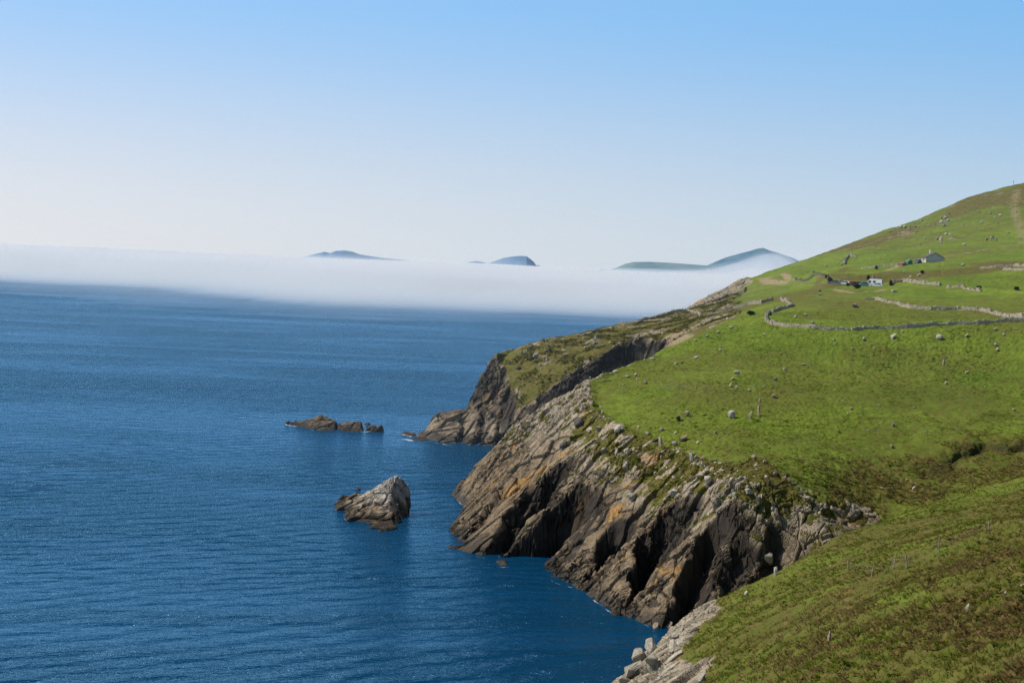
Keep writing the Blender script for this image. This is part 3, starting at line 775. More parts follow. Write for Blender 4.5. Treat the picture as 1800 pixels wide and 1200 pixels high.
def tag(o, label, cat, group=None):
    o['label'] = label; o['category'] = cat
    if group: o['group'] = group
    return o
def empty(name, loc, rz=0.0, label=None, cat=None, group=None):
    o = bpy.data.objects.new(name, None); COL.objects.link(o); o.location = loc; o.rotation_euler = (0, 0, rz); o.empty_display_size = .3
    if label: tag(o, label, cat, group)
    return o
def bm_obj(name, bm, mat, parent=None, smooth=False):
    me = bpy.data.meshes.new(name); bm.to_mesh(me); bm.free()
    if smooth: me.polygons.foreach_set('use_smooth', [True] * len(me.polygons))
    me.materials.append(mat)
    o = bpy.data.objects.new(name, me); COL.objects.link(o)
    if parent: o.parent = parent
    return o
def box(bm, c, s, rz=0.0, jit=0.0, rnd=random):
    vs = []
    ca, sa = math.cos(rz), math.sin(rz)
    for dz in (-.5, .5):
        for dx, dy in ((-.5, -.5), (.5, -.5), (.5, .5), (-.5, .5)):
            x = dx * s[0] + rnd.uniform(-jit, jit) * s[0]; y = dy * s[1] + rnd.uniform(-jit, jit) * s[1]; z = dz * s[2] + rnd.uniform(-jit, jit) * s[2]
            vs.append(bm.verts.new((c[0] + x * ca - y * sa, c[1] + x * sa + y * ca, c[2] + z)))
    for f in ((3, 2, 1, 0), (4, 5, 6, 7), (0, 1, 5, 4), (1, 2, 6, 5), (2, 3, 7, 6), (3, 0, 4, 7)):
        bm.faces.new([vs[i] for i in f])

# ------------------------------------------------------------------ sea rocks
def searock_material(name="sea_rock", white=(.52, .46, .35)):
    t = NT(name); pos = t.pos()
    at2 = t.n('ShaderNodeAttribute', attribute_name='mix2'); s2 = t.n('ShaderNodeSeparateColor'); t.link(at2.outputs['Color'], s2.inputs[0])
    c, n2, n3 = rock_colour(t, pos, s2.outputs[2], s2.outputs[1], s2.outputs[0], at2.outputs['Alpha'], white)
    t.bsdf(c, .85, .15, t.bump(t.math('ADD', n2, n3), .8, .2)); return t.m
M_SEAROCK = searock_material()
M_STACK = searock_material("stack_rock", (.80, .77, .70))

def sea_rock(name, shore, lines, pts, label, cat, group=None, res=.14, amp=.8, white=0.0, brown=0.0, seed=0):
    """An island of rock from a shoreline, break lines and spot heights."""
    vs, zs, ed = [], [], []
    def add(p): vs.append(Vector((p[0], p[1]))); zs.append(p[2]); return len(vs) - 1
    ids = [add(p) for p in shore]; ed += list(zip(ids, ids[1:] + ids[:1]))
    for l in lines:
        ids = [add(p) for p in l]; ed += list(zip(ids[:-1], ids[1:]))
    for p in pts: add(p)
    cx = sum(p[0] for p in shore) / len(shore); cy = sum(p[1] for p in shore) / len(shore)
    for p in shore:
        l = math.hypot(p[0] - cx, p[1] - cy); add((p[0] + (p[0] - cx) / l * 3, p[1] + (p[1] - cy) / l * 3, -4))
    ov, oe, of, mv, _, _ = delaunay_2d_cdt(vs, ed, [], 0, 1e-4)
    zz = [zs[m[0]] if m else 0 for m in mv]
    xs = [v[0] for v in ov]; ys = [v[1] for v in ov]
    gx, gy = np.meshgrid(np.arange(min(xs), max(xs), res), np.arange(min(ys), max(ys), res))
    Z = np.full(gx.shape, -4.0)
    for f in of:
        (x0, y0), (x1, y1), (x2, y2) = [(ov[k][0], ov[k][1]) for k in f]; z0, z1, z2 = [zz[k] for k in f]
        det = (y1 - y2) * (x0 - x2) + (x2 - x1) * (y0 - y2)
        if abs(det) < 1e-9: continue
        a = ((y1 - y2) * (gx - x2) + (x2 - x1) * (gy - y2)) / det; b = ((y2 - y0) * (gx - x2) + (x0 - x2) * (gy - y2)) / det; c = 1 - a - b
        m = (a >= -1e-6) & (b >= -1e-6) & (c >= -1e-6)
        Z[m] = (a * z0 + b * z1 + c * z2)[m]
    Z = blur(Z, 1.6)
    GXr = np.gradient(Z, axis=1) / res; GYr = np.gradient(Z, axis=0) / res
    nl = np.sqrt(1 + GXr ** 2 + GYr ** 2); n = np.stack([-GXr / nl, -GYr / nl, 1 / nl], -1)
    h, fa, fb, fc, eb = rock_relief(gx.ravel() + seed * 31.0, gy.ravel(), Z.ravel())
    h = h.reshape(Z.shape) * amp * sstep(-2.0, .8, Z)
    co = np.stack([gx, gy, Z], -1) + n * h[..., None]
    keep = Z > -3.2
    idx = np.arange(Z.size).reshape(Z.shape)
    kq = keep[:-1, :-1] & keep[1:, :-1] & keep[:-1, 1:] & keep[1:, 1:]
    q = np.stack([idx[:-1, :-1], idx[:-1, 1:], idx[1:, 1:], idx[1:, :-1]], -1)[kq]
    used = np.unique(q); rm = np.full(Z.size, -1); rm[used] = np.arange(len(used)); q = rm[q]
    co = co.reshape(-1, 3)[used]
    e2 = (fbm2(gx * .9, gy * .9, 3, 5 + seed) - .5).ravel()[used]
    z = co[:, 2]
    wet = 1 - sstep(.6, 2.3 + brown * 2, z + e2 * 3.5)
    pale = np.clip(white * sstep(1.8, 5.0, z + e2 * 6), 0, 1)
    me = bpy.data.meshes.new(name)
    base = np.array([co[:, 0].mean(), co[:, 1].mean(), 0]); co = co - base
    me.vertices.add(len(co)); me.vertices.foreach_set('co', co.astype(np.float32).ravel())
    me.loops.add(q.size); me.loops.foreach_set('vertex_index', q.astype(np.int32).ravel())
    me.polygons.add(len(q)); me.polygons.foreach_set('loop_start', np.arange(0, q.size, 4, dtype=np.int32)); me.update(calc_edges=True)
    me.polygons.foreach_set('use_smooth', np.zeros(len(q), bool))
    at = me.attributes.new('mix2', 'FLOAT_COLOR', 'POINT')
    at.data.foreach_set('color', np.stack([brown * sstep(.5, .62, e2 + .5), wet, pale, np.clip(fb.reshape(-1)[used] + .5, 0, 1)], 1).astype(np.float32).ravel())
    o = link(name, me, M_STACK if white else M_SEAROCK); o.location = base
    return tag(o, label, cat, group)

sea_rock("sea_stack",
         [S(585, 891), S(600, 899), S(614, 920), S(640, 929), S(668, 934), S(697, 929), S(703, 914), S(719, 907), S(722, 897), W(-24, 352, 0), W(-31, 361, 0), W(-41, 360, 0)],
         [[P(606, 877, 346), P(622, 869, 345), P(640, 868, 343), P(660, 857, 341), P(680, 845, 339), P(697, 836, 338), P(708, 842, 339), P(719, 858, 341)],
          [P(689, 845, 337.4), P(686, 868, 334), P(683, 892, 329)], [P(643, 897, 328.5), P(660, 900, 327), P(692, 897, 325.5)], [P(619, 905, 328.5), P(643, 908, 326), P(690, 909, 323.5)],
          [P(719, 862, 340.4), P(720, 880, 338.6)]], [P(655, 880, 333), P(630, 885, 334), P(703, 880, 335.6)],
         "pointed grey sea stack streaked white near its top, alone off the main cliff", "sea stack", amp=1.15, white=1.0)
SK = "low rocks in the sea off the far headland"
sea_rock("skerry", [S(500, 744), S(520, 749), S(545, 753), S(566, 757), S(588, 756), S(594, 750), W(-56, 512, 0), W(-70, 518, 0), W(-80, 514, 0)],
         [[P(512, 743, 506), P(528, 739, 505), P(545, 738, 504), P(556, 734, 504), P(563, 729, 504), P(570, 732, 504), P(578, 736, 503), P(591, 737, 503)], [P(560, 742, 500), P(575, 746, 499)]], [],
         "largest skerry of the reef, humped tan crest, long low tail trailing seaward", "skerry", SK, amp=1.0, seed=1)
sea_rock("skerry", [S(588, 752), S(600, 756.5), S(618, 759), S(637, 758), S(638, 750), W(-52, 512, 0), W(-60, 513, 0)],
         [[P(600, 741, 501), P(612, 740, 501), P(636, 739.5, 501)], [P(596, 748, 499), P(605, 741, 499.5)]], [],
         "flat topped black skerry in the middle of the reef, sheer dark face", "skerry", SK, amp=.75, seed=2)
sea_rock("skerry", [S(643, 757), S(655, 758), S(672, 757.5), S(675, 752), W(-47, 509, 0), W(-51, 510, 0)],
         [[P(648, 752, 499), P(655, 747, 499), P(667, 742.5, 499), P(672, 748, 499)]], [],
         "small brown skerry with notched top, nearest the headland in the reef", "skerry", SK, amp=.7, brown=.6, seed=3)
sea_rock("skerry", [S(640, 746), S(648, 748), S(652, 744), W(-49.5, 524, 0), W(-53, 523, 0)], [[P(641, 743, 518), P(648, 742, 518)]], [],
         "tiny dark rock awash just behind the small brown skerry", "skerry", SK, amp=.25, brown=.6, seed=4)
for sh, ln, lb in (([S(703, 762), S(722, 767), S(735, 765), S(728, 760), S(712, 759)], [P(712, 761.5, 0), P(728, 761, 0)], "thin dark reef ledge awash off the headland tip, outermost"),
                   ([S(722, 772), S(742, 775), S(755, 774), S(748, 768), S(733, 766)], [P(730, 769, 0), P(748, 769, 0)], "dark reef ledge awash close under the headland tip")):
    yy = sum(p[1] for p in sh) / len(sh)
    sea_rock("reef_ledge", sh, [[(sh[0][0] * .7 + sh[2][0] * .3, yy, .7), (sh[0][0] * .3 + sh[2][0] * .7, yy, .8)]], [], lb, "reef", "reef ledges off the headland", amp=.3, brown=.5, seed=6)
sea_rock("sea_rock", [S(623, 861), S(630, 863), S(635, 860), S(629, 858)], [[(S(626, 861)[0], S(626, 860)[1], .45), (S(632, 860)[0], S(632, 860)[1], .5)]], [],
         "tiny rock awash behind the pointed sea stack", "rock", None, amp=.2, brown=.3, seed=7)
sea_rock("sea_rock", [S(866, 990), S(880, 994), S(892, 993), S(890, 985), S(872, 984)], [[P(874, 986, 286.5), P(886, 984, 287)]], [],
         "small wet rock at the foot of the largest dark cleft", "rock", None, amp=.35, seed=8)
sea_rock("sea_rock", [S(1076, 1072), S(1088, 1080), S(1098, 1078), S(1104, 1066), S(1086, 1062)], [[P(1080, 1066, 246.5), P(1090, 1058, 248), P(1100, 1056, 249)]], [P(1092, 1068, 246.5)],
         "jagged tan rock in the mouth of the sea cave", "rock", None, amp=.5, seed=9)

# ------------------------------------------------------------------ foam at the waterline
def foam_material():
    t = NT("sea_foam"); pos = t.pos()
    at = t.n('ShaderNodeAttribute', attribute_name='edge')
    n = t.noise(1.1, 6, .75, pos, .8); n2 = t.noise(.22, 3, .6, pos)
    a = t.math('SUBTRACT', t.math('ADD', t.math('MULTIPLY', t.math('ADD', n, t.math('MULTIPLY', n2, .9)), 1.0), t.math('MULTIPLY', at.outputs['Fac'], .55)), 1.30)
    a = t.ramp(a, .0, .34, 0, .72)
    d = t.n('ShaderNodeBsdfDiffuse'); d.inputs['Color'].default_value = (.82, .85, .86, 1)
    tr = t.n('ShaderNodeBsdfTransparent'); mx = t.n('ShaderNodeMixShader')
    t.link(a, mx.inputs[0]); t.link(tr.outputs[0], mx.inputs[1]); t.link(d.outputs[0], mx.inputs[2]); t.link(mx.outputs[0], t.out.inputs['Surface'])
    return t.m
def ribbons(name, lines, mat):
    V, F, E = [], [], []
    for pts, w, strength in lines:
        L = [0.0]
        for a, b in zip(pts, pts[1:]): L.append(L[-1] + math.hypot(b[0] - a[0], b[1] - a[1]))
        n = max(int(L[-1] / .35), 3); s = np.linspace(0, L[-1], n)
        px = np.interp(s, L, [p[0] for p in pts]); py = np.interp(s, L, [p[1] for p in pts])
        tx = np.gradient(px); ty = np.gradient(py); l = np.hypot(tx, ty) + 1e-9; nx_, ny_ = -ty / l, tx / l
        off = (fbm2(px * .5, py * .5, 3, 9) - .5) * w * .9
        ww = w * (.35 + 1.1 * fbm2(px * .35 + 9, py * .35, 3, 19))
        b0 = len(V)
        for i in range(n):
            endf = min(1, i / 4, (n - 1 - i) / 4)
            for k in (-1, -.5, 0, .5, 1):
                V.append((px[i] + nx_[i] * (off[i] + ww[i] * k), py[i] + ny_[i] * (off[i] + ww[i] * k), .05 + len(V) % 5 * .001))
                E.append(strength * endf * (1 - abs(k)) ** .7)
        for i in range(n - 1):
            for k in range(4):
                a = b0 + i * 5 + k; F.append((a, a + 1, a + 6, a + 5))
    me = bpy.data.meshes.new(name); me.from_pydata(V, [], F); me.update()
    at = me.attributes.new('edge', 'FLOAT', 'POINT'); at.data.foreach_set('value', np.array(E, np.float32))
    return link(name, me, mat, 'stuff')
s_ = lambda *a: [S(u, v) for u, v in a]
ribbons("sea_foam", [
    (s_((497, 744), (510, 748), (525, 750)), 1.3, 1.0), (s_((540, 754), (556, 757)), .7, .8), (s_((628, 759), (642, 759), (656, 758)), 1.6, 1.0), (s_((638, 748), (645, 750)), 1.8, 1.0),
    (s_((697, 760), (710, 764), (724, 768)), 1.8, 1.0), (s_((712, 771), (730, 776), (744, 777)), 2.8, 1.0), (s_((726, 764), (738, 766), (744, 768)), 2.0, 1.0), (s_((718, 754), (728, 755)), 1.0, .9),
    (s_((745, 772), (770, 779), (800, 784)), .6, .8), (s_((586, 893), (600, 902), (614, 923), (640, 931), (668, 936), (690, 933)), .6, .62), (s_((580, 886), (592, 886)), .8, .9), (s_((622, 862), (634, 864)), .5, .9),
    (s_((862, 988), (880, 997), (905, 996)), .8, .75), (s_((866, 995), (890, 999)), .9, .6), (s_((800, 967), (830, 975), (860, 983)), .3, .7), (s_((796, 872), (815, 890)), .35, .8),
    (s_((960, 1016), (985, 1028), (1018, 1035)), .35, .85), (s_((1040, 1052), (1075, 1078), (1090, 1083)), .45, .9), (s_((1080, 1082), (1100, 1084)), .5, .9), (s_((1110, 1072), (1135, 1080)), .5, .75), (s_((1120, 1092), (1150, 1104)), .4, .7)], foam_material())

# ------------------------------------------------------------------ boulders
def stone_material(name, a, b, lich=.0):
    t = NT(name); pos = t.pos()
    n1 = t.noise(2.2, 5, .65, pos); n2 = t.noise(9, 4, .7, pos)
    c = t.mix(t.ramp(n1, .35, .65), a, b)
    c = t.mix(t.ramp(n2, .52, .72, 0, .8), c, (min(b[0] * 1.45, .7), min(b[1] * 1.43, .66), min(b[2] * 1.35, .6)))
    if lich: c = t.mix(t.ramp(n1, .55, .68, 0, lich), c, (.42, .20, .03))
    t.bsdf(c, .92, .1, t.bump(t.math('ADD', n1, n2), .9, .08)); return t.m
ST = {'pale': stone_material("pale_stone", (.31, .28, .22), (.47, .43, .35)), 'grey': stone_material("grey_stone", (.20, .18, .145), (.34, .305, .24)), 'dark': stone_material("dark_stone", (.06, .055, .05), (.13, .115, .095)),
      'tan': stone_material("tan_stone", (.26, .195, .13), (.40, .31, .215)), 'lichen': stone_material("lichen_stone", (.20, .17, .13), (.34, .30, .23), .85)}
def stone_mesh(kind, seed):
    r = random.Random(seed); bm = bmesh.new()
    n = {'slab': 16, 'round': 40, 'block': 14, 'tall': 14}[kind]
    for i in range(n):
        while True:
            v = Vector((r.uniform(-1, 1), r.uniform(-1, 1), r.uniform(-1, 1)))
            if kind == 'round':
                if .5 < v.length < 1: v.normalize(); break
            elif .75 < max(abs(v.x), abs(v.y), abs(v.z)): break
        bm.verts.new(v * .5)
    bmesh.ops.convex_hull(bm, input=bm.verts)
    for v in [v for v in bm.verts if not v.link_faces]: bm.verts.remove(v)
    bmesh.ops.bevel(bm, geom=list(bm.edges), offset=.05, segments=1, affect='EDGES', clamp_overlap=True)
    bmesh.ops.triangulate(bm, faces=bm.faces)
    bmesh.ops.subdivide_edges(bm, edges=bm.edges, cuts=1)
    for v in bm.verts:
        v.co += v.co.normalized() * (r.random() - .5) * .06
    me = bpy.data.meshes.new("boulder"); bm.to_mesh(me); bm.free(); return me
STM = {(k, m): None for k in ('slab', 'round', 'block', 'tall') for m in ST}
def stone_data(kind, mat, i):
    key = (kind, mat, i % 3)
    if STM.get(key) is None:
        me = stone_mesh(kind, hash(kind) % 97 if False else (ord(kind[0]) * 7 + i % 3)); me.materials.append(ST[mat]); STM[key] = me
    return STM[key]
def put_stone(p, w, h, mat, kind, label, group=None, rz=None, tilt=0.0, depth=None, sink=.34, i=None, name="boulder"):
    i = random.randrange(99) if i is None else i
    o = bpy.data.objects.new(name, stone_data(kind, mat, i)); COL.objects.link(o)
    d = depth or w * random.uniform(.7, 1.0)
    o.scale = (w, d, h / (1 - sink)); o.location = (p[0], p[1], p[2] + h * (.5 - sink * .5) / (1 - sink) * 1.0)
    o.rotation_euler = (random.uniform(-.12, .12), tilt, random.uniform(-.5, .5) if rz is None else rz)
    return tag(o, label, "boulder", group)
def stone_px(u, v, wpx, hpx, mat, kind, label, group=None, name='boulder', **k):
    p, n = pick(u, v + hpx * .5, 60)
    s = p.y / FPX * (.88 if name == 'rock_block' else .78)
    return put_stone(p, wpx * s, max(hpx * s, .15), mat, kind, label, group, name=name, **k)
G_P = "boulders lying on the pasture"
for a in [
    (1651, 591, 16, 9, 'pale', 'round', "large pale domed boulder below the long pasture wall"), (1570, 589, 15, 11, 'pale', 'block', "craggy pale boulder pile just below the long wall, left of the domed boulder"),
    (1586, 582, 7, 3, 'pale', 'slab', "flat pale stone right at the foot of the long wall"), (1699, 588, 7, 7, 'tan', 'block', "upright tan stone right of the domed boulder"),
    (1710, 582, 6, 2.5, 'tan', 'slab', "thin flat tan stone close under the long wall"), (1749, 577, 8, 7, 'grey', 'block', "leaning grey stone touching the long wall near its right end"),
    (1764, 587, 7, 4, 'pale', 'slab', "low pale slab below the right end of the long wall"), (1749, 605, 8, 6, 'pale', 'block', "upper of two close pale stones at the pasture's right side"),
    (1753, 613, 7, 6, 'tan', 'block', "lower of two close stones at the pasture's right side"), (1658, 635, 6, 13, 'grey', 'tall', "narrow grey stone standing in a grassy hollow of the pasture"),
    (1699, 653, 9, 6, 'tan', 'block', "tan stone half sunk in the middle right pasture"), (1662, 672, 6, 6, 'tan', 'block', "small square tan stone beside a faint brown patch"),
    (1518, 594, 6, 7, 'grey', 'block', "small grey stone below the wall gap"), (1466, 596, 6, 4, 'pale', 'slab', "small pale stone below the bend of the looped wall"),
    (1498, 612, 7, 4, 'tan', 'slab', "rusty tan stone flat in the upper pasture"), (1411, 639, 8, 5, 'tan', 'block', "tan stone in the upper left pasture, alone"),
    (1570, 745, 8, 8, 'tan', 'round', "round pinkish boulder alone low on the pasture"), (1546, 712, 5, 3, 'pale', 'slab', "small white stone above the round pinkish boulder"),
    (1496, 717, 8, 4, 'tan', 'slab', "low rusty stone in the middle of the pasture"), (1490, 726, 5, 5, 'tan', 'block', "small rusty stone just under another rusty one"),
    (1527, 756, 6, 3, 'pale', 'slab', "white stone lying next to a lone fence post"), (1568, 783, 9, 5, 'tan', 'slab', "pale tan slab at the bottom of the pasture above the gully"),
    (1782, 719, 9, 4, 'tan', 'slab', "flat tan stone at the far right of the lower pasture"), (1606, 716, 7, 3, 'tan', 'slab', "faint flat stone half grown over in the lower pasture"),
    (1147, 630, 13, 4, 'pale', 'slab', "long flat white slab on the grassy brow over the cove"), (1133, 632, 5, 3, 'pale', 'slab', "small white stone at the end of the long white slab"),
    (1081, 653, 13, 6, 'pale', 'slab', "long pale broken slab on the brow nearest the cove"), (1037, 663, 6, 3, 'pale', 'slab', "pale stone on the very tip of the grassy brow"),
    (1060, 667, 8, 5, 'tan', 'block', "tan stone behind the brow's first fence post"), (1049, 665, 5, 3, 'pale', 'slab', "small pale stone between two others on the brow tip"),
    (1103, 661, 11, 4, 'pale', 'slab', "thin white tilted slab on the left pasture"), (1117, 657, 8, 6, 'tan', 'block', "pinkish stone next to a thin white slab"),
    (1120, 666, 5, 4, 'pale', 'slab', "small pale stone just below the pinkish stone"), (1096, 676, 5, 3, 'pale', 'slab', "small white stone in smooth turf on the left pasture"),
    (1134, 672, 9, 5, 'grey', 'slab', "grey grass covered slab on the left pasture"), (1168, 680, 6, 3, 'pale', 'slab', "pale stone among the thin fence posts"),
    (1187, 638, 6, 4, 'pale', 'block', "lower of two small white stones under the brow"), (1198, 635, 5, 4, 'pale', 'block', "upper of two small white stones under the brow"),
    (1224, 627, 14, 6, 'grey', 'block', "wide grey pair of slabs leaning together on the upper left pasture"), (1266, 614, 7, 4, 'pale', 'slab', "small white stone high on the left pasture"),
    (1294, 654, 15, 7, 'pale', 'slab', "long pale slab sloping above the fence posts"), (1287, 664, 7, 6, 'tan', 'block', "tan stone under the lower end of the sloping slab"),
    (1284, 676, 8, 8, 'tan', 'block', "pointed tan stone just above the fence line"), (1294, 680, 6, 6, 'tan', 'block', "reddish stone touching the fence line"),
    (1317, 685, 6, 4, 'pale', 'slab', "flat pale stone between two fence posts"), (1363, 665, 9, 7, 'dark', 'block', "black boulder at the right end of the fence"),
    (1380, 648, 9, 5, 'pale', 'slab', "light grey slab above the black boulder"), (1360, 695, 11, 7, 'tan', 'block', "brown bank stone below the black boulder"),
    (1335, 702, 6, 10, 'tan', 'tall', "short upright stone above the tall standing stone"), (1333, 720, 8, 20, 'lichen', 'tall', "tall narrow standing stone, highest of the upright group"),
    (1319, 728, 9, 16, 'lichen', 'tall', "upright stone with an orange lichen cap"), (1285, 727, 18, 13, 'pale', 'slab', "big pale tilted slab left of the upright stones"),
    (1207, 726, 14, 9, 'tan', 'slab', "tan slab in bracken, upper of a tumbled pair"), (1192, 733, 12, 9, 'dark', 'block', "dark jagged stone in bracken, lower of a tumbled pair"),
    (1258, 759, 9, 6, 'tan', 'slab', "tan flat stone at the lower rim of the bracken"), (1398, 556, 7, 5, 'pale', 'round', "round white boulder inside the wall loop, nearest the bend"),
    (1416, 552, 8, 4, 'pale', 'slab', "flat white boulder highest inside the wall loop"), (1428, 566, 9, 5, 'grey', 'round', "grey boulder lying against the inner side of the wall loop"),
    (1440, 516, 9, 5, 'pale', 'block', "white boulder in the field below the parked cars"), (1441, 511, 7, 3, 'dark', 'slab', "dark flat stone just above a white boulder in the upper field"),
    (1502, 536, 14, 6, 'grey', 'block', "grey boulder cluster left of the straight field wall"), (1572, 511, 15, 5, 'pale', 'slab', "row of pale tumbled stone beneath the roadside wall"),
    (1278, 560, 5, 4, 'pale', 'block', "white stone on the dark slope below the field wall"), (1243, 565, 5, 4, 'pale', 'block', "upper white stone on the gully side"), (1238, 568, 5, 4, 'tan', 'block', "lower tan stone on the gully side"),
    (1285, 575, 11, 5, 'pale', 'slab', "long pale slab at the head of the gully"), (1262, 583, 9, 5, 'tan', 'slab', "rusty tan slab low at the head of the gully"), (1344, 587, 7, 4, 'pale', 'slab', "pale stone in the turf below the wall bend"),
    (1243, 590, 8, 4, 'pale', 'slab', "white slab on the gully rim"), (1222, 598, 8, 4, 'tan', 'slab', "tan slab furthest down the gully rim"), (1362, 540, 5, 4, 'tan', 'block', "orange tan stone beside the wall's sharp corner"),
    (1615, 482, 9, 7, 'grey', 'block', "grey boulder by a bush below the house"), (1600, 486, 5, 4, 'pale', 'block', "small pale stone left of the boulder by a bush"),
    (1692, 465, 10, 4, 'pale', 'slab', "long white slab in the field right of the house"), (1591, 476, 7, 3.5, 'pale', 'slab', "white slab in the field under the green shed"),
    (1727, 390, 9, 4, 'pale', 'slab', "light slab high on the hill, right of the rock fields"), (1654, 417, 6, 4, 'pale', 'block', "white stone on the hill above the house"), (1662, 410, 7, 4, 'pale', 'block', "topmost white stone on the hill above the house"),
    (1653, 427, 8, 5, 'tan', 'slab', "tan leaning slab directly above the house roof"), (1695, 429, 10, 4, 'pale', 'slab', "flat white slab above the track behind the house"), (1419, 477, 6, 4, 'pale', 'block', "white stone left above the road wall"), (1430, 477, 6, 5, 'grey', 'block', "grey stone left above the road wall"),
    (1550, 857, 8, 4, 'tan', 'slab', "flat stone in the olive hollow under the pasture"), (1606, 856, 7, 9, 'pale', 'block', "pale upright stone in the hollow below the dark bank"), (1593, 842, 4, 4, 'pale', 'block', "small white stone in the hollow below the dark bank"), (1748, 854, 5, 5, 'pale', 'block', "small white stone on the crest of the near slope"),
    (1363, 1002, 9, 17, 'pale', 'tall', "pale upright rock on the edge of the near slope"), (1311, 1041, 9, 9, 'pale', 'block', "small pale rock lower on the edge of the near slope"), (1460, 994, 5, 3, 'pale', 'slab', "white fleck of stone on the near slope"),
    (1700, 1066, 9, 14, 'pale', 'tall', "white and grey stone low in the near brown growth"), (1767, 1041, 8, 9, 'pale', 'block', "pale stone in brown growth at the right edge"), (1457, 1115, 9, 22, 'tan', 'tall', "tan earthy rock poking from the near bracken"), (1796, 1027, 9, 8, 'pale', 'block', "pale stone cut by the right edge of the near slope"),
]: stone_px(*a, G_P)
G_C = "loose blocks along the top of the main cliff"
for a in [
    (1163, 754, 9, 5, 'grey', 'slab', "grey slab at the top rim of the cliff, in short grass"), (1187, 760, 5, 4, 'pale', 'block', "small pale stone at the rim of the cliff"), (1122, 750, 6, 5, 'tan', 'block', "tan stone on the rim right of the white block"),
    (1085, 752, 15, 12, 'pale', 'block', "brightest white block on the cliff rim"), (1052, 753, 11, 9, 'grey', 'block', "grey block left of the brightest white block"), (1016, 741, 22, 16, 'dark', 'block', "biggest dark overhanging block on the cliff rim, far left"),
    (1201, 768, 15, 11, 'tan', 'block', "pointed tan block under the turf edge"), (1186, 779, 12, 9, 'grey', 'slab', "grey slab below the pointed tan block"), (1160, 776, 8, 20, 'tan', 'tall', "leaning rusty slab standing on the cliff rim"), (1152, 772, 12, 9, 'dark', 'block', "dark block beside the leaning rusty slab"),
    (1226, 777, 6, 5, 'pale', 'block', "small white stone under the turf edge"), (1215, 803, 9, 16, 'pale', 'tall', "pale upright splinter below the turf edge"), (1223, 803, 6, 7, 'grey', 'block', "grey stone against the pale upright splinter"), (1244, 842, 16, 13, 'pale', 'slab', "large pale tilted slab on the upper cliff"),
    (1110, 872, 20, 14, 'grey', 'slab', "projecting grey block over the dark cleft, mid cliff"), (1184, 866, 17, 14, 'pale', 'block', "squared pale block at the head of a cliff rib"), (1100, 790, 10, 8, 'pale', 'block', "pale block in the grassy ledges, left side"),
    (1350, 980, 20, 18, 'lichen', 'block', "orange stained block by the near slope's edge"), (990, 780, 18, 13, 'dark', 'block', "dark hollow block on the left shoulder of the cliff"), (1316, 862, 16, 9, 'pale', 'slab', "pale leaning slab among the highest right hand rocks"),
    (1290, 868, 10, 8, 'grey', 'block', "grey block next to the pale leaning slab, right rocks"), (1420, 874, 11, 5, 'pale', 'slab', "flat pale slab in brown turf right of the cliff rocks"), (1363, 853, 9, 6, 'dark', 'block', "dark stone in brown turf right of the cliff rocks"), (1500, 893, 9, 15, 'grey', 'tall', "row of thin grey splinters at the right end of the cliff"), (1522, 905, 12, 9, 'tan', 'block', "tan knob right at the end of the cliff rocks"),
]: stone_px(*a, G_C, name="rock_block")
G_N = "pale rocks at the foot of the near slope"
for a in [(1190, 1112, 31, 14, 'grey', 'block', "big blunt pale rock above the dark inlet"), (1152, 1100, 15, 10, 'tan', 'block', "upper tan rock by the dark inlet"), (1175, 1098, 18, 8, 'tan', 'block', "brown rock behind the big blunt one"), (1212, 1104, 18, 5, 'grey', 'block', "grey rock right of the big blunt one"),
          (1143, 1136, 26, 21, 'pale', 'block', "tall white block at the seaward corner of the near rocks"), (1122, 1152, 33, 17, 'grey', 'block', "square grey block under the tall white block"), (1112, 1172, 39, 20, 'grey', 'block', "large grey block low on the near rocks"), (1098, 1195, 31, 13, 'lichen', 'block', "orange lichened rock at the bottom corner"),
          (1145, 1160, 28, 13, 'grey', 'block', "pale speckled block inside the near rocks"), (1183, 1136, 20, 18, 'pale', 'block', "upright pale block leaning on the white slabs")]:
    stone_px(*a, G_N, name="rock_block", tilt=random.uniform(-.5, .3), sink=.5)
for (u0, v0, u1, v1, w) in ((1178, 1148, 1212, 1112, 11), (1170, 1168, 1208, 1136, 10), (1160, 1190, 1200, 1158, 9), (1228, 1200, 1240, 1178, 8)):
    pa, _ = pick(u0, v0, 60); pb, _ = pick(u1, v1, 60)
    d = pb - pa; m = (pa + pb) / 2
    o = bpy.data.objects.new("rock_slab", stone_data('slab', 'pale', 1)); COL.objects.link(o)
    o.location = m + Vector((0, 0, .1)); o.scale = (d.length * 1.05, w * m.y / FPX * 1.1, w * m.y / FPX * .9)
    o.rotation_euler = d.to_track_quat('X', 'Z').to_euler()
    tag(o, {1178: "uppermost long white slab of the near rocks", 1170: "second long white slab of the near rocks", 1160: "third long white slab, lowest of the stack by the sea", 1228: "short white slab standing apart in grass at the bottom edge"}[u0], "rock slab", "long white slabs on the near rocks")
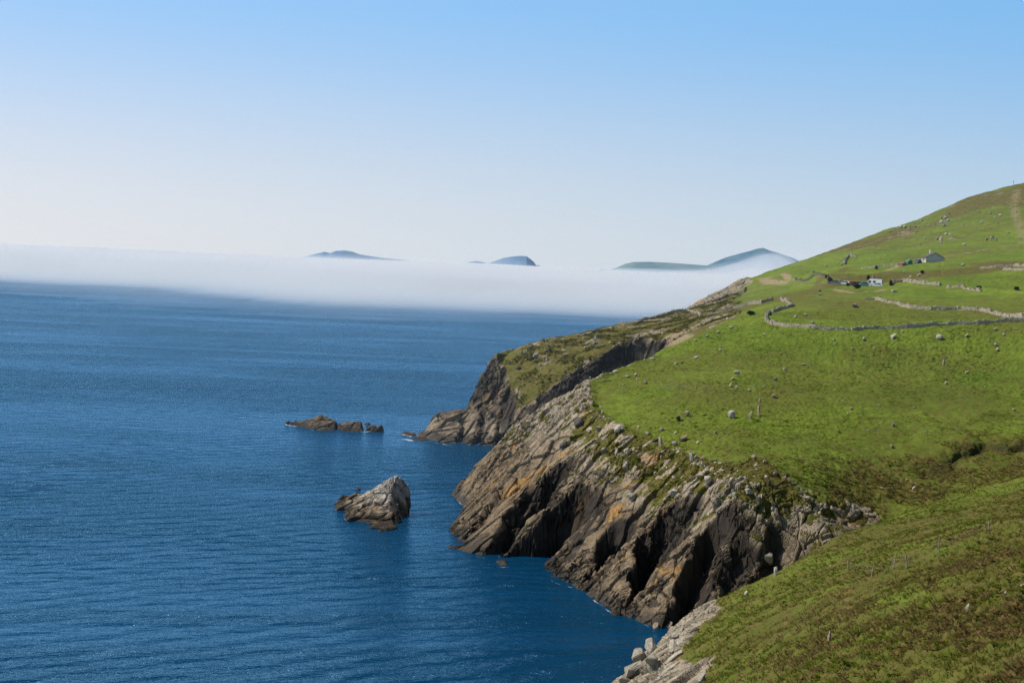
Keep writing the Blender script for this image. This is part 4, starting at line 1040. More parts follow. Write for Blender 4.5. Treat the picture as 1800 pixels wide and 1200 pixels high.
# many more small stones nothing tells apart
def scatter(poly_px, n, y0, smin, smax, mats, kinds, label, group, name="stone", seed=1, squash=.6):
    r = np.random.default_rng(seed); poly = hits(poly_px, y0)
    xs = [p[0] for p in poly]; ys = [p[1] for p in poly]; k = 0
    while k < n:
        x = r.uniform(min(xs), max(xs)); y = r.uniform(min(ys), max(ys))
        if not in_poly(np.array([x]), np.array([y]), poly)[0]: continue
        w = smin * (smax / smin) ** (r.random() ** 1.6)
        put_stone((x, y, drop(x, y)), w, w * squash * r.uniform(.6, 1.2), mats[r.integers(len(mats))], kinds[r.integers(len(kinds))], label, group, rz=r.uniform(0, 6.28), tilt=r.uniform(-.3, .3), name=name)
        k += 1
scatter([(1040, 690), (1085, 735), (1185, 770), (1275, 797), (1345, 808), (1400, 845), (1470, 880), (1330, 890), (1240, 860), (1150, 840), (1060, 790), (1000, 750)], 110, 240, .3, 1.4, ['grey', 'grey', 'tan', 'pale', 'dark'], ['block', 'slab', 'tall'],
        "rubble stone in the broken band between cliff and pasture", "rubble along the cliff top", seed=11)
scatter([(1420, 470), (1500, 440), (1620, 395), (1740, 350), (1790, 345), (1790, 420), (1690, 445), (1600, 455), (1500, 470)], 85, 440, .5, 1.8, ['pale', 'grey', 'tan'], ['block', 'slab'],
        "small pale stone scattered on the hillside above the road", "stones scattered over the hillside", seed=12)
scatter([(1550, 408), (1625, 385), (1690, 372), (1680, 392), (1600, 410), (1560, 416)], 45, 440, .6, 2.0, ['grey', 'pale', 'grey'], ['block', 'slab'],
        "grey block of the stone field below the skyline", "stone field under the skyline", seed=13)
scatter([(1130, 640), (1250, 600), (1500, 590), (1780, 575), (1780, 700), (1500, 720), (1250, 720), (1080, 700)], 40, 240, .2, .5, ['pale', 'tan'], ['block', 'slab'],
        "small stone half hidden in the pasture grass", "small stones in the pasture", seed=14)
scatter([(880, 625), (930, 600), (1050, 585), (1060, 600), (960, 650), (900, 670)], 40, 470, .6, 2.2, ['grey', 'dark', 'pale'], ['block', 'tall'],
        "grey rock in the rough grass of the far headland", "rocks on the far headland", seed=15)
# ------------------------------------------------------------------ dry stone walls
WALLM = stone_material("wall_stone", (.27, .235, .175), (.47, .405, .31))
WALLD = stone_material("dark_wall_stone", (.10, .09, .075), (.20, .175, .14))  # darker stone for two of the walls
def wall(px, label, h=1.25, w=.7, mat=None, start=60, ruin=0.0, seed=0, group="dry stone field walls"):
    r = random.Random(seed * 13 + 5); pts = []
    for u, v in px:
        p, n = pick(u, v, start); pts.append(p)
    base = pts[0].copy(); bm = bmesh.new()
    for a, b in zip(pts, pts[1:]):
        d = b - a; L = math.hypot(d.x, d.y); ang = math.atan2(d.y, d.x); nx_, ny_ = -math.sin(ang), math.cos(ang)
        s = 0.0
        while s < L:
            q = r.uniform(.3, .8); x = a.x + d.x * (s + q / 2) / L; y = a.y + d.y * (s + q / 2) / L
            z = drop(x, y); hh = h * .54 * (.55 + .9 * float(vnoise2(np.array([x * .4]), np.array([y * .4]), 3)[0]))
            if ruin and r.random() < ruin: hh *= r.uniform(.1, .5)
            zc = -.15
            while zc < hh:
                t = r.uniform(.24, .42); f = 1 - .3 * zc / max(h, .1)
                for side in (-1, 1):
                    off = side * w * .22 * f
                    box(bm, (x + nx_ * off + r.uniform(-.06, .06) - base.x, y + ny_ * off + r.uniform(-.06, .06) - base.y, z + zc + t / 2 - base.z), (q * r.uniform(.85, 1.25), w * .42 * f, t * r.uniform(.85, 1.1)), ang + r.uniform(-.2, .2), .13, r)
                zc += t
            s += q
    o = bm_obj("dry_stone_wall", bm, mat or WALLM); o.location = base
    return tag(o, label, "stone wall", group)
wall([(1373, 525), (1382, 530), (1387, 534), (1394, 538), (1383, 541), (1370, 545), (1359, 549), (1350, 553), (1346, 558), (1349, 565), (1359, 570), (1381, 573.5), (1402, 573.5), (1431, 576), (1459, 580), (1489, 581)], "pale stone wall looping back in a sharp bend in the upper pasture", 1.35, .95, seed=1)
wall([(1497, 580.5), (1540, 576), (1593, 576), (1625, 574), (1647, 572), (1681, 570), (1715, 570), (1737, 567), (1769, 564.5), (1800, 562.5), (1840, 561)], "long straight pale wall running right from the gap in the upper pasture", 1.25, .8, seed=2)
wall([(1521, 528), (1539, 526.5), (1557, 531), (1580, 535.5), (1602, 541), (1636, 544.5), (1681, 544.5), (1726, 546.5), (1751, 552.5), (1800, 558), (1830, 560)], "tumbled pale wall crossing the field below the camper van", 1.3, 1.0, seed=3, ruin=.12)
wall([(1086, 568), (1094, 570.5), (1121, 567.5), (1153, 559), (1180, 550), (1209, 546), (1227, 549), (1232, 556)], "grey wall along the grassy top of the far headland, hooked at its right end", 1.25, .8, seed=4, mat=WALLM)
wall([(1243, 556), (1261, 551), (1288, 544), (1315, 536), (1337, 533), (1358, 528)], "pale wall climbing between the far headland and the wall loop", 1.2, .8, seed=5)
wall([(1238, 533.5), (1263, 527.5), (1279, 521), (1299, 516), (1308, 514), (1311, 507)], "dark wall bounding the field under the rocky point", 1.2, .8, WALLD, seed=6)
wall([(1569, 497.5), (1587, 495), (1605, 497), (1625, 499.5), (1650, 501.5)], "broken tan roadside wall right of the camper van", 1.5, 1.0, seed=7, ruin=.2)
wall([(1665, 506), (1690, 505), (1724, 512)], "low broken wall further right along the roadside", 1.2, 1.0, seed=8, ruin=.35)
wall([(1722, 472), (1751, 470), (1782, 468), (1800, 468.5), (1830, 469)], "grey wall high in the field right of the house", 1.2, .8, seed=9, ruin=.2)
wall([(1764, 475), (1785, 475.5), (1800, 475.5), (1830, 476)], "bright low wall below another at the right edge of the field", 1.0, .8, seed=10)
wall([(1515, 472), (1540, 470), (1562, 468), (1593, 464)], "low wall along the bank leading to the sheds", .9, .7, seed=11, ruin=.3)
wall([(1479, 467), (1486, 458), (1492, 450.5), (1503, 450.5)], "ruined L shaped wall alone on the hillside above the cars", 1.4, .9, seed=12, ruin=.15)
wall([(1398, 490), (1425, 488.5), (1456, 487.5)], "dark wall bordering the road left of the cars", 1.0, .8, WALLD, seed=13, ruin=.2)

# ------------------------------------------------------------------ fences
POST = stone_material("weathered_wood", (.22, .19, .15), (.36, .32, .26))
def post_mesh():
    bm = bmesh.new(); r = random.Random(3)
    rings = []
    for z, s in ((-.3, .07), (.0, .07), (.6, .065), (1.05, .06), (1.2, .035)):
        rings.append([bm.verts.new((math.cos(k * math.pi / 3) * s, math.sin(k * math.pi / 3) * s, z)) for k in range(6)])
    for a, b in zip(rings, rings[1:]):
        for k in range(6): bm.faces.new((a[k], a[(k + 1) % 6], b[(k + 1) % 6], b[k]))
    bm.faces.new(rings[-1]); bm.faces.new(rings[0][::-1])
    me = bpy.data.meshes.new("post"); bm.to_mesh(me); bm.free(); me.materials.append(POST); return me
PM = post_mesh()
def fence(px, label, thick=1.0, hgt=1.0, lean=.12, start=60):
    pts = [pick(u, v, start)[0] for u, v in px]
    root = empty("fence", pts[0], 0, label, "fence", "post and wire fences")
    tops = []
    for p in pts:
        o = bpy.data.objects.new("post", PM); COL.objects.link(o); o.parent = root
        o.location = p - pts[0]; o.scale = (thick, thick, hgt * random.uniform(.85, 1.15)); o.rotation_euler = (random.uniform(-lean, lean), random.uniform(-lean, lean), random.random() * 3)
        tops.append(p - pts[0])
    bm = bmesh.new()
    for hz in (.45, .9):
        for a, b in zip(tops, tops[1:]):
            d = b - a; n = Vector((-d.y, d.x, 0)).normalized() * .008
            A = a + Vector((0, 0, hz * hgt)); B = b + Vector((0, 0, hz * hgt))
            c = [A + n, B + n, B - n, A - n]; q = [v + Vector((0, 0, .016)) for v in c]
            vs = [bm.verts.new(v) for v in c + q]
            for f in ((3, 2, 1, 0), (4, 5, 6, 7), (0, 1, 5, 4), (1, 2, 6, 5), (2, 3, 7, 6), (3, 0, 4, 7)): bm.faces.new([vs[i] for i in f])
    bm_obj("wire", bm, ST['grey'], root)
fence([(1152, 687), (1166, 686), (1174, 685), (1187, 684), (1193, 684), (1200, 683), (1208, 685), (1223, 687), (1238, 687), (1268, 689), (1290, 688), (1307, 687), (1326, 685), (1345, 682), (1359, 680)], "row of thin pale posts crossing the left pasture", 1.0)
fence([(1059, 661), (1092, 645), (1126, 632), (1148, 625), (1170, 617), (1195, 605), (1219, 593)], "fence posts spaced along the brow above the cove", 1.0, 1.1)
fence([(1097, 562), (1114, 557), (1126, 554), (1150, 552), (1185, 547), (1205, 544)], "tiny posts on the far edge of the headland field", 1.1, 1.1)
fence([(1490, 1004), (1532, 1012), (1570, 1000), (1594, 998), (1650, 970), (1738, 934)], "pale posts across the nearest grassy slope", 1.1, 1.15)
fence([(1543, 763), (1629, 764), (1668, 762), (1680, 761)], "faint grey posts at the bottom of the pasture", .9, 1.1)
# ------------------------------------------------------------------ cars, house, sheds and the rest by the road
def paint(name, col, rough=.3, spec=.5, noise=.06):
    t = NT(name); n = t.noise(1.5, 3, .5, t.obj())
    c = t.mix(t.ramp(n, .3, .7), tuple(max(k * (1 - noise), 0) for k in col), tuple(min(k * (1 + noise), 1) for k in col))
    t.bsdf(c, rough, spec); return t.m
GLASS = paint("tinted_glass", (.012, .016, .02), .08, .6); RUBBER = paint("rubber", (.018, .018, .018), .85, .1); RIM = paint("alloy", (.42, .43, .45), .35, .6); LAMP = paint("lamp_lens", (.75, .76, .74), .15, .6); TAIL = paint("tail_lens", (.35, .02, .015), .2, .6)
TRIM = paint("grey_trim", (.06, .062, .065), .6, .3)
def extrude(prof, w, taper=None, chamfer=.06):
    """A closed side profile swept across the width; taper narrows the section with height."""
    bm = bmesh.new(); rows = []
    zs = [p[1] for p in prof]; z0, z1 = min(zs), max(zs)
    for y, k in ((-w / 2, 1), (-w / 2 + chamfer, 0), (w / 2 - chamfer, 0), (w / 2, 1)):
        row = []
        cx = sum(p[0] for p in prof) / len(prof); cz = (z0 + z1) / 2
        for x, z in prof:
            f = 1 - (taper(z) if taper else 0)
            xx = cx + (x - cx) * (1 - .03 * k); zz = cz + (z - cz) * (1 - .05 * k)
            row.append(bm.verts.new((xx, y * f, zz)))
        rows.append(row)
    n = len(prof)
    for a, b in zip(rows, rows[1:]):
        for i in range(n): bm.faces.new((a[i], a[(i + 1) % n], b[(i + 1) % n], b[i]))
    bm.faces.new(rows[0][::-1]); bm.faces.new(rows[-1])
    bmesh.ops.recalc_face_normals(bm, faces=bm.faces)
    return bm
def wheel_bm(r, w):
    bm = bmesh.new(); rings = []
    for y, s in ((-w / 2, .62), (-w / 2, .93), (-w * .35, 1), (w * .35, 1), (w / 2, .93), (w / 2, .62)):
        rings.append([bm.verts.new((math.cos(k * math.pi / 8) * r * s, y, math.sin(k * math.pi / 8) * r * s)) for k in range(16)])
    for a, b in zip(rings, rings[1:]):
        for k in range(16): bm.faces.new((a[k], a[(k + 1) % 16], b[(k + 1) % 16], b[k]))
    bm.faces.new(rings[0][::-1]); bm.faces.new(rings[-1]); bmesh.ops.recalc_face_normals(bm, faces=bm.faces); return bm
def rim_bm(r, w):
    bm = bmesh.new(); bmesh.ops.create_cone(bm, cap_ends=True, segments=14, radius1=r * .62, radius2=r * .5, depth=w * 1.06)
    bmesh.ops.rotate(bm, verts=bm.verts, matrix=Matrix.Rotation(math.pi / 2, 3, 'X')); return bm
def wheels(root, xs, r, half, w=.2):
    for x in xs:
        for s in (-1, 1):
            o = bm_obj("wheel", wheel_bm(r, w), RUBBER, root, False); o.location = (x, s * half, r)
            q = bm_obj("rim", rim_bm(r, w), RIM, o)
def lamp(root, name, loc, size, mat):
    bm = bmesh.new(); box(bm, (0, 0, 0), size); bmesh.ops.bevel(bm, geom=list(bm.edges), offset=min(size) * .2, segments=1, affect='EDGES')
    o = bm_obj(name, bm, mat, root); o.location = loc
ROOF = lambda z: .30 * max(0, (z - .85) / .6)
def car(loc, rz, col, label, kind='hatch', group="cars parked by the road"):
    root = empty("parked_car", loc, rz, label, "car", group)
    m = paint("car_paint", col, .28, .5)
    L = {'hatch': 3.9, 'saloon': 4.5}[kind]; h = L / 2
    back = [(-h, .75), (-h + .05, .92), (-h + .45, 1.0)] if kind == 'saloon' else [(-h, .70), (-h + .08, 1.0), (-h + .30, 1.38), (-h + .7, 1.45)]
    roof = [(-h + 1.15, 1.36), (-h + 1.6, 1.44), (.35, 1.44)] if kind == 'saloon' else [(.15, 1.47)]
    front = [(1.0, .98), (h - .25, .80), (h, .62), (h - .02, .36), (h - .1, .24)]
    prof = [(-h + .1, .24), (-h - .02, .40)] + back + roof + front
    bm_obj("body", extrude(prof, 1.72, ROOF), m, root)
    # windows: a band of glass just proud of each flank, and the two screens
    gz0, gz1 = .98, 1.36
    for s in (-1, 1):
        for xa, xb, xc, xd in (((-h + .55, -.25, -.25, -h + .85), (-.15, .82, .28, -.15))):
            bm = bmesh.new(); yv = lambda z: s * (.865 * (1 - ROOF(z)) + .004)
            f = [bm.verts.new((xa, yv(gz0), gz0)), bm.verts.new((xb, yv(gz0), gz0)), bm.verts.new((xc, yv(gz1), gz1)), bm.verts.new((xd, yv(gz1), gz1))]
            g = [bm.verts.new((v.co.x, v.co.y - s * .03, v.co.z)) for v in f]
            bm.faces.new(f); bm.faces.new(g[::-1])
            for k in range(4): bm.faces.new((f[k], g[k], g[(k + 1) % 4], f[(k + 1) % 4]))
            bmesh.ops.recalc_face_normals(bm, faces=bm.faces); bm_obj("side_window", bm, GLASS, root)
    xr = roof[-1][0]
    bm = bmesh.new(); box(bm, (0, 0, 0), (.02, 1.20, math.hypot(1.0 - xr, .47) * .8)); o = bm_obj("windscreen", bm, GLASS, root); o.location = ((1.0 + xr) / 2 + .012, 0, 1.225); o.rotation_euler = (0, -math.atan2(1.0 - xr, .47), 0)
    bxa, bza, bxb, bzb = (-h + .45, 1.0, -h + 1.15, 1.36) if kind == 'saloon' else (-h + .08, 1.0, -h + .30, 1.38)
    bm = bmesh.new(); box(bm, (0, 0, 0), (.02, 1.15, math.hypot(bxb - bxa, bzb - bza) * .8)); o = bm_obj("rear_window", bm, GLASS, root); o.location = ((bxa + bxb) / 2 - .012, 0, (bza + bzb) / 2); o.rotation_euler = (0, math.atan2(bxb - bxa, bzb - bza), 0)
    for s in (-1, 1):
        lamp(root, "headlight", (h - .10, s * .62, .66), (.16, .30, .13), LAMP); lamp(root, "tail_light", (-h + .03, s * .66, .78), (.10, .20, .18), TAIL)
    lamp(root, "front_bumper", (h - .03, 0, .38), (.14, 1.6, .18), TRIM); lamp(root, "rear_bumper", (-h + .02, 0, .38), (.14, 1.6, .18), TRIM)
    wheels(root, (-h + .78, h - .82), .31, .78)
    return root
def ground_at(x, y): return Vector((x, y, drop(x, y)))
def at_px(u, Y, v=500):
    kx, kz = ray(u, v); return ground_at(kx * Y, Y)
FWD = math.radians(163)
car(at_px(1465.5, 500.5), FWD, (.13, .15, .16), "dark silver car, leftmost in the row of parked cars", 'saloon')
car(at_px(1479, 504.5), FWD + .1, (.05, .09, .08), "dark green car half hidden behind the white hatchback")
car(at_px(1483.5, 499.5), FWD, (.72, .74, .76), "white hatchback between the dark silver car and the red cars")
car(at_px(1495, 502.5), FWD + .5, (.03, .05, .08), "navy car behind the first red car")
car(at_px(1497.5, 499.3), FWD + .75, (.30, .015, .025), "first red car, next to the white hatchback")
car(at_px(1506, 500.5), FWD + .8, (.33, .02, .03), "second red car, towards the camper van")
car(at_px(1516.5, 500), FWD + .7, (.08, .30, .33), "teal car in front of the camper van's nose")
car(at_px(1540, 498.0), FWD, (.78, .79, .80), "white saloon car parked in front of the camper van", 'saloon')
def camper(loc, rz, label):
    root = empty("camper_van", loc, rz, label, "camper van")
    m = paint("van_white", (.80, .80, .77), .32, .5)
    prof = [(-3.0, .32), (-3.03, .6), (-3.0, 2.55), (-2.85, 2.72), (1.0, 2.75), (1.45, 2.62), (2.15, 1.62), (2.95, 1.25), (3.05, .95), (3.05, .42), (2.95, .32)]
    bm_obj("body", extrude(prof, 2.05, lambda z: .07 * max(0, (z - 1.2) / 1.5), .09), m, root)
    def pane(name, pts, s, mat=GLASS):
        bm = bmesh.new(); yv = lambda z: s * (1.025 * (1 - .07 * max(0, (z - 1.2) / 1.5)) + .004)
        f = [bm.verts.new((x, yv(z), z)) for x, z in pts]; g = [bm.verts.new((v.co.x, v.co.y - s * .04, v.co.z)) for v in f]
        bm.faces.new(f); bm.faces.new(g[::-1]); n = len(f)
        for k in range(n): bm.faces.new((f[k], g[k], g[(k + 1) % n], f[(k + 1) % n]))
        bmesh.ops.recalc_face_normals(bm, faces=bm.faces); return bm_obj(name, bm, mat, root)
    for s in (-1, 1):
        pane("cab_window", [(.85, 1.45), (2.0, 1.45), (1.45, 2.2), (.85, 2.2)], s); pane("side_window", [(-.75, 1.45), (.15, 1.45), (.15, 2.15), (-.75, 2.15)], s)
        pane("side_stripe", [(-2.6, .98), (-.9, .98), (-.9, 1.10), (-2.6, 1.10)], s, TRIM)
        lamp(root, "headlight", (2.98, s * .78, .98), (.16, .34, .26), LAMP); lamp(root, "tail_light", (-3.02, s * .92, 1.05), (.08, .14, .6), TAIL)
        lamp(root, "wing_mirror", (1.75, s * 1.14, 1.55), (.14, .16, .32), TRIM)
    bm = bmesh.new(); box(bm, (0, 0, 0), (.03, 1.75, 1.15)); o = bm_obj("rear_window", bm, GLASS, root); o.location = (-3.02, 0, 1.9)
    bm = bmesh.new(); box(bm, (0, 0, 0), (.02, 1.7, 1.0)); o = bm_obj("windscreen", bm, GLASS, root); o.location = (1.83, 0, 2.12); o.rotation_euler = (0, -math.atan2(.7, 1.0), 0)
    bm = bmesh.new(); box(bm, (0, 0, 0), (.9, .9, .16)); o = bm_obj("roof_hatch", bm, TRIM, root); o.location = (-1.2, 0, 2.80)
    lamp(root, "front_bumper", (3.02, 0, .46), (.2, 1.95, .28), TRIM); lamp(root, "rear_bumper", (-3.04, 0, .45), (.16, 1.95, .2), TRIM)
    wheels(root, (-1.85, 2.05), .35, .92, .24)
camper(at_px(1536, 502), math.radians(155), "white high roofed camper van, tallest vehicle in the roadside row")
car(at_px(1613, 559, 461), math.radians(100), (.04, .07, .13), "dark blue car standing left of the grey gabled house", group="cars by the house")
car(at_px(1312.5, 701, 489) + Vector((0, 0, .0)), math.radians(175), (.78, .78, .76), "lone white car on the road at the rocky point", 'saloon', group="cars on the far bend")

# standing stone and two people by the van
def stand_stone(loc):
    bm = bmesh.new(); r = random.Random(4); rings = []
    for z, w, d in ((-.3, 1.15, .55), (.6, 1.2, .55), (1.5, 1.12, .5), (2.3, 1.0, .45), (2.75, .62, .35), (2.85, .25, .2)):
        rings.append([bm.verts.new((math.cos(k * math.pi / 5) * w * .5 * r.uniform(.88, 1.1), math.sin(k * math.pi / 5) * d * .5 * r.uniform(.88, 1.1), z)) for k in range(10)])
    for a, b in zip(rings, rings[1:]):
        for k in range(10): bm.faces.new((a[k], a[(k + 1) % 10], b[(k + 1) % 10], b[k]))
    bm.faces.new(rings[-1]); bm.faces.new(rings[0][::-1])
    o = bm_obj("standing_stone", bm, ST['tan']); o.location = loc; return tag(o, "tall tan standing stone behind the camper van", "standing stone")
stand_stone(at_px(1535.5, 508, 490))
def person(loc, rz, cloth, label):
    root = empty("person", loc, rz, label, "person", "people by the standing stone")
    v = [(0, 0, .95), (0, .0, 1.2), (0, 0, 1.42), (0, .01, 1.53), (0, .02, 1.64), (0, .02, 1.75), (-.1, 0, .9), (-.11, .02, .5), (-.12, 0, .09), (-.12, .16, .04), (.1, 0, .9), (.11, .03, .5), (.13, .02, .09), (.13, .18, .04),
         (-.19, 0, 1.42), (-.25, .02, 1.14), (-.24, .1, .90), (-.23, .13, .82), (.19, 0, 1.42), (.25, .02, 1.14), (.24, .1, .90), (.23, .13, .82)]
    e = [(0, 1), (1, 2), (2, 3), (3, 4), (4, 5), (0, 6), (6, 7), (7, 8), (8, 9), (0, 10), (10, 11), (11, 12), (12, 13), (2, 14), (14, 15), (15, 16), (16, 17), (2, 18), (18, 19), (19, 20), (20, 21)]
    rad = [.16, .15, .15, .055, .09, .07, .095, .065, .045, .035, .095, .065, .045, .035, .07, .05, .035, .03, .07, .05, .035, .03]
    me = bpy.data.meshes.new("body"); me.from_pydata(v, e, []); o = bpy.data.objects.new("body", me); COL.objects.link(o); o.parent = root
    sk = o.modifiers.new("skin", 'SKIN'); sb = o.modifiers.new("sub", 'SUBSURF'); sb.levels = sb.render_levels = 1
    for i, r in enumerate(rad): me.skin_vertices[0].data[i].radius = (r, r)
    me.skin_vertices[0].data[0].use_root = True
    me.materials.append(cloth)
    bm = bmesh.new(); bmesh.ops.create_icosphere(bm, subdivisions=2, radius=.115)
    for q in bm.verts: q.co.z *= 1.15
    h = bm_obj("hair", bm, RUBBER, root); h.location = (0, -.005, 1.72)
    return root
person(at_px(1541, 508, 490), .4, paint("purple_clothes", (.07, .035, .05), .9, .1), "person in purplish dark clothes just right of the standing stone")
person(at_px(1544.5, 507.5, 490), -.5, paint("black_clothes", (.025, .024, .028), .9, .1), "person in black further right of the standing stone")

# the house
def house():
    WALL = paint("render_grey", (.42, .42, .40), .95, .05, .08); WHITE = paint("white_wash", (.80, .78, .70), .9, .1, .04); ROOFM = paint("brown_slate", (.11, .085, .075), .8, .1, .25)
    b0 = pick(1627.5, 461, 400)[0]; zb = b0.z - .3
    root = empty("house", (b0.x, b0.y, zb), math.radians(-4), "grey gabled house with brown roof alone on the hillside", "house")
    Wd, Ln, eh, ah = 6.9, 9.0, 2.2, 4.1
    bm = bmesh.new()
    pts = [(0, -1.2), (Wd, -1.2), (Wd, eh), (Wd / 2, ah), (0, eh)]
    f = [bm.verts.new((x, 0, z)) for x, z in pts]; g = [bm.verts.new((x, Ln, z)) for x, z in pts]
    bm.faces.new(f); bm.faces.new(g[::-1])
    for k in range(5): bm.faces.new((f[k], g[k], g[(k + 1) % 5], f[(k + 1) % 5]))
    bmesh.ops.recalc_face_normals(bm, faces=bm.faces); bm_obj("wall", bm, WALL, root)
    bm = bmesh.new(); ov = .35; th = .16
    for s in (0, 1):
        sg = -1 if s == 0 else 1
        xe = -ov if s == 0 else Wd + ov; ze = eh - ov * (ah - eh) / (Wd / 2)
        q = [(xe, -ov, ze + .05), (Wd / 2, -ov, ah + .05), (Wd / 2, Ln + ov, ah + .05), (xe, Ln + ov, ze + .05)]
        lo_ = [bm.verts.new(p) for p in q]; hi = [bm.verts.new((p[0], p[1], p[2] + th)) for p in q]
        bm.faces.new(hi); bm.faces.new(lo_[::-1])
        for k in range(4): bm.faces.new((lo_[k], hi[k], hi[(k + 1) % 4], lo_[(k + 1) % 4]))
    bmesh.ops.recalc_face_normals(bm, faces=bm.faces); rf = bm_obj("roof", bm, ROOFM, root)
    bm = bmesh.new(); box(bm, (0, 0, 0), (.75, .75, 1.5)); box(bm, (0, 0, .80), (.9, .9, .12)); c = bm_obj("chimney", bm, WHITE, rf); c.location = (Wd / 2, Ln - .6, ah + .55)
    bm = bmesh.new(); box(bm, (-.03, Ln / 2, (eh - 1.2) / 2 - .02), (.06, Ln - .02, eh + 1.16)); bm_obj("front_render", bm, WHITE, root)
    for i, y in enumerate((1.1, 2.9, 6.1, 7.9)):
        bm = bmesh.new(); box(bm, (-.085, y, 1.35), (.05, 1.0, 1.3)); o = bm_obj("window", bm, WHITE, root)
        bm = bmesh.new(); box(bm, (-.115, y, 1.35), (.03, .84, 1.14)); bm_obj("pane", bm, GLASS, o)
    bm = bmesh.new(); box(bm, (-.09, 4.5, 1.0), (.06, 1.0, 2.0)); bm_obj("door", bm, TRIM, root)
house()
def shed(px, Y, rz, w, l, h, wallc, roofc, label, pit=.6):
    p = at_px(px[0], Y, px[1]); root = empty("shed", p, rz, label, "shed", "small sheds by the house")
    wm = paint("shed_wall", wallc, .8, .15, .1); rm = paint("shed_roof", roofc, .7, .2, .15)
    bm = bmesh.new(); pts = [(-w / 2, -.4), (w / 2, -.4), (w / 2, h), (0, h + pit), (-w / 2, h)]
    f = [bm.verts.new((x, -l / 2, z)) for x, z in pts]; g = [bm.verts.new((x, l / 2, z)) for x, z in pts]
    bm.faces.new(f); bm.faces.new(g[::-1])
    for k in range(5): bm.faces.new((f[k], g[k], g[(k + 1) % 5], f[(k + 1) % 5]))
    bmesh.ops.recalc_face_normals(bm, faces=bm.faces); bm_obj("wall", bm, wm, root)
    bm = bmesh.new()
    for sg in (-1, 1):
        q = [(sg * (w / 2 + .15), -l / 2 - .15, h - .12), (0, -l / 2 - .15, h + pit + .04), (0, l / 2 + .15, h + pit + .04), (sg * (w / 2 + .15), l / 2 + .15, h - .12)]
        lo_ = [bm.verts.new(p_) for p_ in q]; hi = [bm.verts.new((p_[0], p_[1], p_[2] + .09)) for p_ in q]
        bm.faces.new(hi); bm.faces.new(lo_[::-1])
        for k in range(4): bm.faces.new((lo_[k], hi[k], hi[(k + 1) % 4], lo_[(k + 1) % 4]))
    bmesh.ops.recalc_face_normals(bm, faces=bm.faces); bm_obj("roof", bm, rm, root)
    bm = bmesh.new(); box(bm, (0, -l / 2 - .03, h * .42), (.8, .05, h * .8)); bm_obj("door", bm, TRIM, root)
shed((1598, 464), 558, .1, 1.9, 2.2, 1.2, (.06, .20, .10), (.08, .26, .14), "small green shed left of the blue car")
shed((1586, 465), 558, .5, 2.2, 2.6, .7, (.22, .115, .085), (.24, .11, .08), "low rusty red shed, furthest left of the house", .35)
# mast on the skyline
p = pick(1781, 330, 500)[0]
root = empty("pole", p, .3, "thin dark pole standing on the skyline at far right", "pole")
bm = bmesh.new(); bmesh.ops.create_cone(bm, cap_ends=True, segments=8, radius1=.08, radius2=.05, depth=4.2); o = bm_obj("mast", bm, ST["grey"], root); o.location = (0, 0, 1.8)
bm = bmesh.new(); box(bm, (0, 0, 0), (.6, .10, .5)); bmesh.ops.bevel(bm, geom=list(bm.edges), offset=.04, segments=1, affect='EDGES'); o = bm_obj("crosspiece", bm, ST["grey"], root); o.location = (0, 0, 3.1)
# ------------------------------------------------------------------ bushes, bracken and grass
def leaf_material(name, dark, light, trans=.25):
    t = NT(name)
    at = t.n('ShaderNodeAttribute', attribute_name='tint'); n = t.noise(.35, 3, .6, t.pos())
    f = t.math('ADD', t.math('MULTIPLY', at.outputs['Fac'], .65), t.math('MULTIPLY', n, .5), True)
    c = t.mix(f, dark, light)
    d = t.n('ShaderNodeBsdfDiffuse'); t.link(c, d.inputs['Color']); tr = t.n('ShaderNodeBsdfTranslucent'); t.link(c, tr.inputs['Color'])
    m = t.n('ShaderNodeMixShader'); m.inputs[0].default_value = trans; t.link(d.outputs[0], m.inputs[1]); t.link(tr.outputs[0], m.inputs[2]); t.link(m.outputs[0], t.out.inputs['Surface'])
    return t.m
def quads_object(name, V, tint, mat, kind=None, parent=None):
    """V: (n,4,3) leaf corners."""
    n = len(V); me = bpy.data.meshes.new(name)
    me.vertices.add(n * 4); me.vertices.foreach_set('co', V.astype(np.float32).ravel())
    me.loops.add(n * 4); me.loops.foreach_set('vertex_index', np.arange(n * 4, dtype=np.int32))
    me.polygons.add(n); me.polygons.foreach_set('loop_start', np.arange(0, n * 4, 4, dtype=np.int32)); me.update(calc_edges=True)
    at = me.attributes.new('tint', 'FLOAT', 'POINT'); at.data.foreach_set('value', np.repeat(tint, 4).astype(np.float32))
    o = link(name, me, mat, kind)
    if parent: o.parent = parent
    return o
def leaves(base, n, ln, wd, spread, rise, r):
    """n leaves from every base point."""
    m = len(base); az = r.uniform(0, 2 * np.pi, (m, n)); l = ln[:, None] * r.uniform(.6, 1.25, (m, n)); tl = r.uniform(*spread, (m, n))
    dx, dy, dz = np.cos(az) * np.sin(tl), np.sin(az) * np.sin(tl), np.cos(tl)
    D = np.stack([dx, dy, dz], -1) * l[..., None]
    Sx = np.stack([-np.sin(az), np.cos(az), np.zeros_like(az)], -1) * (wd * l * .5)[..., None]
    B = base[:, None, :] + np.stack([np.cos(az) * .1, np.sin(az) * .1, np.zeros_like(az)], -1) * l[..., None]
    M = B + D * .6 ; T = B + D * np.array([1.15, 1.15, .80]) * 1.0
    q = np.stack([B, M + Sx, T, M - Sx], 2)
    return q.reshape(-1, 4, 3)
FERN = leaf_material("bracken_leaf", (.125, .185, .014), (.215, .280, .030), .4)
TUFT = leaf_material("rough_grass", (.110, .135, .015), (.205, .215, .040), .4)
OLIVE = leaf_material("olive_grass", (.060, .068, .010), (.125, .122, .024), .3)
FERN2 = leaf_material("near_bracken_leaf", (.070, .100, .011), (.140, .170, .022), .3)  # darker leaf colour for the near slope
